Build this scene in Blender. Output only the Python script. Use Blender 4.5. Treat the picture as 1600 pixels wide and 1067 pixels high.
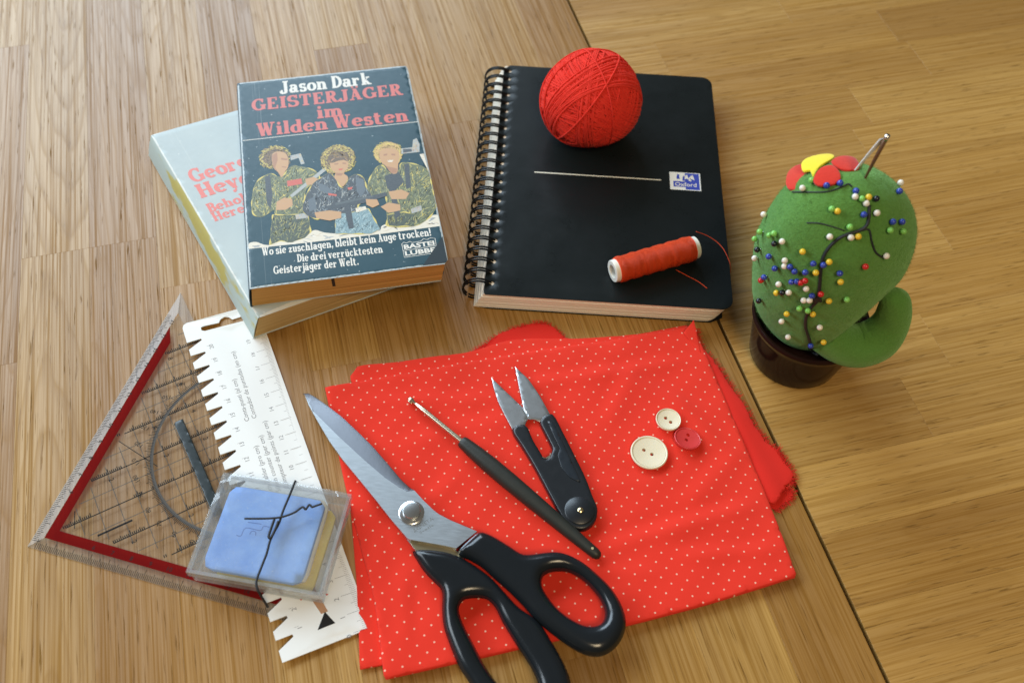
import bpy, math, random
import numpy as np
from mathutils import Vector, Matrix
from mathutils.geometry import tessellate_polygon, delaunay_2d_cdt

for o in list(bpy.data.objects): bpy.data.objects.remove(o)
S = bpy.context.scene
COL = S.collection
U = 0.01                       # every length below is in centimetres
R = math.radians

# ---------------------------------------------------------------- camera
cam_d = bpy.data.cameras.new('camera'); cam = bpy.data.objects.new('camera', cam_d); COL.objects.link(cam)
CAM_H, CAM_Y, CAM_DOWN, CAM_ROLL = 46.9346, -32.00, 0.95969, 0.05767
fw = Vector((0, math.cos(CAM_DOWN), -math.sin(CAM_DOWN))); rt = Vector((1, 0, 0)); up = rt.cross(fw)
rt2 = math.cos(CAM_ROLL)*rt + math.sin(CAM_ROLL)*up; up2 = -math.sin(CAM_ROLL)*rt + math.cos(CAM_ROLL)*up
cm = Matrix((rt2, up2, -fw)).transposed().to_4x4(); cm.translation = Vector((0, CAM_Y, CAM_H))*U
cam.matrix_world = cm
cam_d.sensor_width = 36; cam_d.lens = 36*1500.7/1600; cam_d.clip_start = 0.01; cam_d.clip_end = 50
cam_d.dof.use_dof = True; cam_d.dof.focus_distance = 0.535; cam_d.dof.aperture_fstop = 8.5
S.camera = cam

# ---------------------------------------------------------------- light
W_ = bpy.data.worlds.new('World'); S.world = W_; W_.use_nodes = True
bg = W_.node_tree.nodes['Background']; bg.inputs[0].default_value = (1.0, 0.90, 0.76, 1); bg.inputs[1].default_value = 0.13
def area(name, loc, target, size, power, color):
    d = bpy.data.lights.new(name, 'AREA'); d.shape = 'RECTANGLE'; d.size, d.size_y = size; d.energy = power; d.color = color
    o = bpy.data.objects.new(name, d); COL.objects.link(o); o.location = loc
    o.rotation_euler = (Vector(target)-Vector(loc)).to_track_quat('-Z', 'Y').to_euler(); return o
area('window_light', (-2.3, 3.1, 2.4), (0.0, 0.0, 0.0), (4.2, 2.0), 305, (0.68, 0.85, 1.0))
area('added_left_fill', (-3.2, 0.2, 1.7), (0.0, 0.0, 0.0), (1.8, 1.5), 85, (0.80, 0.91, 1.0))  # added fill lamp, brightens left-facing sides; no window known there
area('ceiling_lamp_light', (0.35, -1.05, 1.65), (0, 0, 0), (0.5, 0.5), 19, (1.0, 0.79, 0.50))
S.view_settings.view_transform = 'Standard'; S.view_settings.look = 'None'
S.view_settings.exposure = -0.13; S.view_settings.gamma = 1.0
S.render.engine = 'CYCLES'; S.cycles.use_denoising = True
try: S.cycles.denoiser = 'OPENIMAGEDENOISE'
except Exception: pass
S.cycles.max_bounces = 10; S.cycles.transparent_max_bounces = 16
S.cycles.sample_clamp_indirect = 4.0; S.cycles.caustics_reflective = False; S.cycles.caustics_refractive = False

# ---------------------------------------------------------------- object helpers
class G:
    """collects vertices (cm) and faces of one mesh"""
    def __init__(s): s.v = []; s.f = []; s.c = []
    def add(s, v, f, col=None):
        n = len(s.v); s.v += [tuple(p) for p in v]; s.f += [tuple(i+n for i in q) for q in f]; s.c += [col]*len(f); return s
    def box(s, x0, x1, y0, y1, z0, z1, col=None):
        v = [(x, y, z) for z in (z0, z1) for x, y in ((x0, y0), (x1, y0), (x1, y1), (x0, y1))]
        return s.add(v, [(3, 2, 1, 0), (4, 5, 6, 7), (0, 1, 5, 4), (1, 2, 6, 5), (2, 3, 7, 6), (3, 0, 4, 7)], col)
    def tube(s, pts, r, n=8, closed=False, cap=True, flat=None):
        P = np.array(pts, float); k = len(P); rr = np.broadcast_to(np.array(r, float), (k,))
        T = (np.roll(P, -1, 0)-np.roll(P, 1, 0)) if closed else np.gradient(P, axis=0)
        T = T/np.maximum(np.linalg.norm(T, axis=1), 1e-9)[:, None]
        a = np.array([0, 0, 1.]) if abs(T[0][2]) < .9 else np.array([1., 0, 0]); N = []
        x = np.cross(a, T[0]); x /= np.linalg.norm(x)
        for t in T:
            x = x-t*np.dot(x, t); x /= max(np.linalg.norm(x), 1e-9); N.append(x.copy())
        N = np.array(N); B = np.cross(T, N); v = []
        fl = 1.0 if flat is None else flat
        for i in range(k):
            for j in range(n):
                an = 2*math.pi*j/n; v.append(P[i]+rr[i]*(math.cos(an)*N[i]+math.sin(an)*B[i]*fl))
        f = []
        for i in range(k if closed else k-1):
            i2 = (i+1) % k
            for j in range(n): f.append((i*n+j, i*n+(j+1) % n, i2*n+(j+1) % n, i2*n+j))
        if cap and not closed: f += [tuple(range(n))[::-1], tuple(range((k-1)*n, k*n))]
        return s.add(v, f)
    def lathe(s, prof, n=32, c=(0, 0, 0), axis=None, cap=True):
        v = []; f = []
        for r_, z in prof:
            for j in range(n): a = 2*math.pi*j/n; v.append((r_*math.cos(a), r_*math.sin(a), z))
        for i in range(len(prof)-1):
            for j in range(n): f.append((i*n+j, i*n+(j+1) % n, (i+1)*n+(j+1) % n, (i+1)*n+j))
        if cap: f += [tuple(range(n))[::-1], tuple(range((len(prof)-1)*n, len(prof)*n))]
        q = Vector((0, 0, 1)).rotation_difference(Vector(axis)) if axis is not None else None
        v = [((q @ Vector(p)) if q else Vector(p))+Vector(c) for p in v]
        return s.add(v, f)
    def poly(s, pts, z, col=None, zf=None):
        """flat filled polygon"""
        t = tessellate_polygon([[Vector((x, y, 0)) for x, y in pts]])
        v = [(x, y, (zf(x, y) if zf else 0)+z) for x, y in pts]; ff = []
        for a, b, c in t:
            (x0, y0), (x1, y1), (x2, y2) = pts[a], pts[b], pts[c]
            ff.append((a, b, c) if (x1-x0)*(y2-y0)-(x2-x0)*(y1-y0) > 0 else (c, b, a))
        return s.add(v, ff, col)
    def ribbon(s, pts, w, z, col=None, zf=None, closed=False):
        P = np.array(pts, float)
        T = (np.roll(P, -1, 0)-np.roll(P, 1, 0)) if closed else np.gradient(P, axis=0)
        T /= np.maximum(np.linalg.norm(T, axis=1), 1e-9)[:, None]; N = np.stack([-T[:, 1], T[:, 0]], 1)
        ww = np.broadcast_to(np.array(w, float), (len(P),))[:, None]/2; a = P+N*ww; b = P-N*ww; v = []
        for p, q in zip(a, b):
            v += [(p[0], p[1], z+(zf(*p) if zf else 0)), (q[0], q[1], z+(zf(*q) if zf else 0))]
        k = len(P); return s.add(v, [(2*i+1, 2*((i+1) % k)+1, 2*((i+1) % k), 2*i) for i in range(k if closed else k-1)], col)

def spline(pts, n=6, closed=False):
    """Catmull-Rom through the points"""
    P = np.array(pts, float); k = len(P); out = []
    for i in range(k if closed else k-1):
        g = (lambda j: P[j % k]) if closed else (lambda j: P[min(max(j, 0), k-1)])
        p0, p1, p2, p3 = g(i-1), g(i), g(i+1), g(i+2)
        for t in np.arange(n)/n:
            out.append(.5*((2*p1)+(-p0+p2)*t+(2*p0-5*p1+4*p2-p3)*t*t+(-p0+3*p1-3*p2+p3)*t**3))
    if not closed: out.append(P[-1])
    return np.array(out)
def resample(P, step, closed=True):
    P = np.array(P, float); Q = np.vstack([P, P[:1]]) if closed else P
    d = np.r_[0, np.cumsum(np.linalg.norm(np.diff(Q, axis=0), axis=1))]; n = max(3, int(round(d[-1]/step)))
    t = np.linspace(0, d[-1], n+1); o = np.stack([np.interp(t, d, Q[:, i]) for i in range(Q.shape[1])], 1)
    return o[:-1] if closed else o
def seg_dist(Q, loops):
    Q = np.array(Q, float); best = np.full(len(Q), 1e9)
    for L in loops:
        A = np.array(L, float); B = np.roll(A, -1, 0)
        for a, b in zip(A, B):
            e = b-a; t = np.clip(((Q-a) @ e)/max(e @ e, 1e-12), 0, 1); best = np.minimum(best, np.linalg.norm(Q-(a+t[:, None]*e), axis=1))
    return best
def inside(Q, loop):
    Q = np.array(Q, float); L = np.array(loop, float); c = np.zeros(len(Q), bool); B = np.roll(L, -1, 0)
    for (x0, y0), (x1, y1) in zip(L, B):
        if y0 == y1: continue
        m = ((y0 > Q[:, 1]) != (y1 > Q[:, 1])) & (Q[:, 0] < (x1-x0)*(Q[:, 1]-y0)/(y1-y0)+x0); c ^= m
    return c
def puff(outline, z0, z1, rt=0.0, rb=0.0, holes=(), step=.3, zf=None, res=True, rings=(.12, .4, .8)):
    """a plate with any outline and holes, its top and bottom edges rounded over rt / rb, laid over zf"""
    loops = [resample(outline, step) if res else np.array(outline, float)]+[resample(h, step) if res else np.array(h, float) for h in holes]
    V = []; E = []
    for L in loops:
        n = len(V); V += [tuple(p) for p in L]; E += [(n+i, n+(i+1) % len(L)) for i in range(len(L))]
    nb = len(V)
    x0, y0 = loops[0].min(0); x1, y1 = loops[0].max(0)
    xs = np.arange(x0+step/2, x1, step); ys = np.arange(y0+step/2, y1, step*.87)
    gpts = np.array([(x+(step/2 if j % 2 else 0), y) for j, y in enumerate(ys) for x in xs]).reshape(-1, 2)
    rmax = max(rt, rb); cand = []
    if rmax > 0:
        for L in loops:
            T = np.roll(L, -1, 0)-np.roll(L, 1, 0); T /= np.maximum(np.linalg.norm(T, axis=1), 1e-9)[:, None]; N = np.stack([-T[:, 1], T[:, 0]], 1)
            for q in rings:
                for sgn in (1, -1):
                    c = L+N*sgn*q*rmax; c = c[inside(c, loops[0])]
                    for h in loops[1:]: c = c[~inside(c, h)]
                    if len(c): d = seg_dist(c, loops); cand.append(c[d > q*rmax*.93])
    def ok(Q, dmin):
        m = inside(Q, loops[0])
        for h in loops[1:]: m &= ~inside(Q, h)
        Q = Q[m]; return Q[seg_dist(Q, loops) > dmin] if len(Q) else Q
    gp = ok(gpts, max(rmax*1.02, step*.4)) if len(gpts) else gpts
    I = np.vstack([gp]+cand) if cand else gp
    ov, oe, of, *_ = delaunay_2d_cdt([Vector(p) for p in V]+[Vector(p) for p in I], E, [], 0, 1e-5)
    Q = np.array([(p.x, p.y) for p in ov]); F = [tuple(f) for f in of]
    cen = np.array([Q[list(f)].mean(0) for f in F]); keep = inside(cen, loops[0])
    for h in loops[1:]: keep &= ~inside(cen, h)
    F = [f for f, k_ in zip(F, keep) if k_]
    F = [f if np.cross(Q[f[1]]-Q[f[0]], Q[f[2]]-Q[f[0]]) > 0 else f[::-1] for f in F]
    d = seg_dist(Q, loops)
    def drop(r):
        if r <= 0: return np.zeros(len(Q))
        t = np.clip(d/r, 0, 1); return r*(1-np.sqrt(np.maximum(0, 1-(1-t)**2)))
    base = np.array([zf(x, y) for x, y in Q]) if zf else 0.0
    zt = z1-drop(rt)+base; zb = z0+drop(rb)+base
    n = len(Q); v = [(x, y, z) for (x, y), z in zip(Q, zt)]+[(x, y, z) for (x, y), z in zip(Q, zb)]
    f = F+[tuple(i+n for i in q[::-1]) for q in F]
    cnt = {}
    for q in F:
        for a, b in zip(q, q[1:]+q[:1]): cnt[(a, b)] = 1
    for (a, b) in list(cnt):
        if (b, a) not in cnt: f.append((a, a+n, b+n, b))
    return v, f

def link(name, data, parent=None):
    o = bpy.data.objects.new(name, data); COL.objects.link(o); o.parent = parent; return o
def obj(name, g, mat, parent=None, smooth=35, world=False, kind=None):
    o3 = Vector(parent.get('_o', (0, 0, 0))) if (parent and world) else Vector((0, 0, 0))
    me = bpy.data.meshes.new(name)
    me.from_pydata([((p[0]-o3.x)*U, (p[1]-o3.y)*U, (p[2]-o3.z)*U) for p in g.v], [], g.f)
    if any(c is not None for c in g.c):
        at = me.color_attributes.new('ink', 'FLOAT_COLOR', 'CORNER'); i = 0; buf = []
        for q, c in zip(g.f, g.c): buf += list((c or (1, 1, 1)))[:3]*0 + [x for _ in q for x in ((c or (1, 1, 1))[0], (c or (1, 1, 1))[1], (c or (1, 1, 1))[2], 1)]
        at.data.foreach_set('color', buf)
    for m in (mat if isinstance(mat, (list, tuple)) else [mat]): me.materials.append(m)
    if smooth:
        me.shade_smooth()
        if smooth < 180: me.set_sharp_from_angle(angle=R(smooth))
    me.update(); o = link(name, me, parent)
    if kind: o['kind'] = kind
    return o
def tag(o, label, cat, group=None):
    o['label'] = label; o['category'] = cat
    if group: o['group'] = group
    return o
def thing(name, label, cat, loc=(0, 0, 0), rz=0, group=None):
    o = link(name, None); o.location = Vector(loc)*U; o.rotation_euler = (0, 0, rz); o.empty_display_size = .01
    o['_o'] = list(loc); return tag(o, label, cat, group)
def uvs(o, fn):
    me = o.data; l = me.uv_layers.new(name='UVMap')
    co = np.empty(len(me.vertices)*3); me.vertices.foreach_get('co', co); co = co.reshape(-1, 3)/U
    vi = np.empty(len(me.loops), int); me.loops.foreach_get('vertex_index', vi)
    l.data.foreach_set('uv', fn(co[vi]).ravel())

# ---------------------------------------------------------------- materials
class NT:
    def __init__(s, name):
        s.m = bpy.data.materials.new(name); s.m.use_nodes = True; s.t = s.m.node_tree; s.b = s.t.nodes['Principled BSDF']; s.out = s.t.nodes['Material Output']
    def n(s, typ, **kw):
        x = s.t.nodes.new(typ)
        for k, v in kw.items(): setattr(x, k, v)
        return x
    def l(s, a, b): s.t.links.new(a, b)
    def co(s, kind='Object', scale=(1, 1, 1), rot=(0, 0, 0), rnd=0):
        tc = s.n('ShaderNodeTexCoord'); mp = s.n('ShaderNodeMapping'); mp.inputs['Scale'].default_value = scale; mp.inputs['Rotation'].default_value = rot
        src = tc.outputs[kind]
        if rnd:
            oi = s.n('ShaderNodeObjectInfo'); cb = s.n('ShaderNodeCombineXYZ')
            for k, mul in enumerate((rnd, rnd*.37, rnd*.71)):
                a = s.math('MULTIPLY', oi.outputs['Random'], mul); s.l(a, cb.inputs[k])
            ad = s.n('ShaderNodeVectorMath', operation='ADD'); s.l(src, ad.inputs[0]); s.l(cb.outputs[0], ad.inputs[1]); src = ad.outputs[0]
        s.l(src, mp.inputs['Vector']); return mp.outputs[0]
    def noise(s, vec, scale=5, detail=4, rough=.5, dist=0):
        x = s.n('ShaderNodeTexNoise'); x.inputs['Scale'].default_value = scale; x.inputs['Detail'].default_value = detail; x.inputs['Roughness'].default_value = rough; x.inputs['Distortion'].default_value = dist
        if vec is not None: s.l(vec, x.inputs['Vector'])
        return x.outputs['Fac']
    def math(s, op, a, b=None, clamp=False):
        x = s.n('ShaderNodeMath', operation=op); x.use_clamp = clamp
        for i, q in enumerate((a, b)):
            if q is None: continue
            if isinstance(q, (int, float)): x.inputs[i].default_value = q
            else: s.l(q, x.inputs[i])
        return x.outputs[0]
    def ramp(s, fac, stops):
        x = s.n('ShaderNodeValToRGB'); e = x.color_ramp.elements
        while len(e) < len(stops): e.new(.5)
        for q, (p, c) in zip(e, stops): q.position = p; q.color = (c if len(c) == 4 else (*c, 1)) if isinstance(c, tuple) else (c, c, c, 1)
        s.l(fac, x.inputs[0]); return x.outputs[0]
    def mix(s, fac, a, b, mode='MIX'):
        x = s.n('ShaderNodeMix', data_type='RGBA', blend_type=mode)
        for q, i in ((fac, 0), (a, 6), (b, 7)):
            if isinstance(q, (int, float)): x.inputs[i].default_value = q
            elif isinstance(q, tuple): x.inputs[i].default_value = (*q[:3], 1)
            else: s.l(q, x.inputs[i])
        return x.outputs[2]
    def bump(s, h, strength=.3, dist=.001, prev=None):
        x = s.n('ShaderNodeBump'); x.inputs['Strength'].default_value = strength; x.inputs['Distance'].default_value = dist; s.l(h, x.inputs['Height'])
        if prev is not None: s.l(prev, x.inputs['Normal'])
        return x.outputs[0]
    def set(s, **kw):
        for k, v in kw.items():
            i = s.b.inputs[{'col': 'Base Color', 'rough': 'Roughness', 'metal': 'Metallic', 'spec': 'Specular IOR Level', 'nrm': 'Normal', 'coat': 'Coat Weight', 'coatr': 'Coat Roughness', 'sheen': 'Sheen Weight', 'sheenr': 'Sheen Roughness', 'sheent': 'Sheen Tint', 'sss': 'Subsurface Weight', 'ssr': 'Subsurface Radius', 'sscale': 'Subsurface Scale', 'tr': 'Transmission Weight', 'ior': 'IOR', 'aniso': 'Anisotropic'}[k]]
            if isinstance(v, (int, float)): i.default_value = v
            elif isinstance(v, tuple): i.default_value = v if len(v) == len(i.default_value) else (*v, 1)
            else: s.l(v, i)
        return s
def plain(name, col, rough=.5, spec=.5, metal=0, var=.12, vs=120, bump=0, bs=800, bd=.0003, rv=.1, **kw):
    """one colour with slight unevenness in colour, gloss and relief"""
    t = NT(name); c = t.co()
    n1 = t.noise(c, vs, 5, .6)
    t.set(col=t.mix(n1, tuple(x*(1-var) for x in col), tuple(min(1, x*(1+var)) for x in col)), metal=metal, spec=spec, **kw)
    t.set(rough=t.math('ADD', t.math('MULTIPLY', t.noise(c, vs*1.7, 4), rv*2), rough-rv, True))
    if bump: t.set(nrm=t.bump(t.noise(c, bs, 4, .6), bump, bd))
    return t.m
def ink(name, col=None, rough=.5, wear=.0):
    t = NT(name)
    if col is None: a = t.n('ShaderNodeVertexColor'); a.layer_name = 'ink'; c = a.outputs[0]
    else: c = col
    n = t.noise(t.co(), 900, 3); c2 = t.mix(t.math('MULTIPLY', n, .25), c, (.35, .38, .4)) if wear else c
    return t.set(col=c2, rough=rough, spec=.4).m
def clear(name, tint=(.96, .97, .97), rough=.06, haze=.06, hz=(.8, .84, .86)):
    """thin clear plastic: looks straight through, with a Fresnel gloss and a slight milky haze"""
    t = NT(name); t.t.nodes.remove(t.b)
    tr = t.n('ShaderNodeBsdfTransparent'); tr.inputs[0].default_value = (*tint, 1); gl = t.n('ShaderNodeBsdfGlossy'); gl.inputs['Roughness'].default_value = rough
    df = t.n('ShaderNodeBsdfDiffuse'); df.inputs[0].default_value = (*hz, 1)
    m1 = t.n('ShaderNodeMixShader'); s2 = t.n('ShaderNodeMixShader'); lw = t.n('ShaderNodeLayerWeight'); lw.inputs['Blend'].default_value = .5; fr = t.math('ADD', t.math('MULTIPLY', t.math('POWER', lw.outputs['Facing'], 5.0), .96), .04)
    c = t.co(); hzn = t.math('MULTIPLY', t.ramp(t.noise(c, 60, 4, .6), [(.3, .5), (.75, 1.6)]), haze)
    t.l(hzn, m1.inputs[0]); t.l(tr.outputs[0], m1.inputs[1]); t.l(df.outputs[0], m1.inputs[2])
    t.l(fr, s2.inputs[0]); t.l(m1.outputs[0], s2.inputs[1]); t.l(gl.outputs[0], s2.inputs[2]); t.l(s2.outputs[0], t.out.inputs[0])
    return t.m
def wood(name, light, mid, dark, pore, rough=.44, stretch=1.0):
    t = NT(name); oi = t.n('ShaderNodeObjectInfo')
    cf = t.co(scale=(6*stretch, 760, 760), rnd=7); cmid = t.co(scale=(2.2*stretch, 55, 55), rnd=5); cl = t.co(scale=(1.2, 7, 7), rnd=9); cp = t.co(scale=(38*stretch, 900, 900), rnd=3)
    # growth rings: cylinders round a pith that runs slightly askew to the stave, cut flat into cathedrals
    warp = t.noise(cl, 3.2, 3, .5); sx = t.n('ShaderNodeSeparateXYZ'); t.l(t.co(), sx.inputs[0]); rd = oi.outputs['Random']
    fr = lambda k: t.math('SUBTRACT', t.math('FRACT', t.math('MULTIPLY', rd, k)), .5)
    yy = t.math('SUBTRACT', sx.outputs[1], t.math('MULTIPLY', fr(7.13), .05)); slope = t.math('ADD', t.math('MULTIPLY', fr(5.31), .09), .075)
    dd = t.math('ADD', t.math('MULTIPLY', sx.outputs[0], slope), t.math('MULTIPLY', fr(3.77), .05))
    rad = t.math('SQRT', t.math('ADD', t.math('MULTIPLY', yy, yy), t.math('MULTIPLY', dd, dd)))
    ring = t.math('FRACT', t.math('MULTIPLY', t.math('ADD', rad, t.math('MULTIPLY', warp, .022)), 240.0))
    fine = t.noise(cf, 1, 5, .65); med = t.noise(cmid, 1, 4, .6)
    base = t.ramp(oi.outputs['Random'], [(0, tuple(a*.62+b*.38 for a, b in zip(mid, dark))), (.2, mid), (.42, light), (.6, tuple(x*1.1 for x in light)), (.8, mid), (1, tuple(a*.42+b*.58 for a, b in zip(mid, dark)))])
    base = t.mix(t.ramp(med, [(.3, 0.0), (.72, .42)]), base, dark)
    base = t.mix(t.math('MULTIPLY', t.ramp(ring, [(0, .0), (.5, .12), (.86, .9), (1, 0.0)]), t.math('ADD', t.math('MULTIPLY', fr(9.7), .24), .16)), base, dark)
    base = t.mix(t.math('MULTIPLY', t.ramp(fine, [(.38, 1.0), (.58, 0.0)]), .48), base, dark)
    po = t.ramp(t.noise(cp, 1, 3, .55), [(.60, 0.0), (.70, 1.0)])
    base = t.mix(t.math('MULTIPLY', po, .55), base, pore)
    knot = t.ramp(t.noise(t.co(scale=(9, 14, 14), rnd=11), 1, 2, .5), [(.74, 0.0), (.80, .8)])
    base = t.mix(t.math('MULTIPLY', knot, .55), base, pore)
    fibre = t.math('MAXIMUM', t.math('MULTIPLY', t.ramp(fine, [(.38, 1.0), (.58, 0.0)]), .8), t.math('MAXIMUM', po, t.math('MULTIPLY', t.ramp(ring, [(.5, 0.0), (.88, .8), (1, 0.0)]), .6)))
    t.set(col=base, spec=t.math('MULTIPLY', t.math('SUBTRACT', 1.0, fibre), .95), rough=t.math('ADD', t.math('MULTIPLY', fine, .18), rough-.06))
    t.set(nrm=t.bump(t.math('SUBTRACT', fine, t.math('MULTIPLY', po, .8)), .25, .0002))
    return t.m
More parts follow.
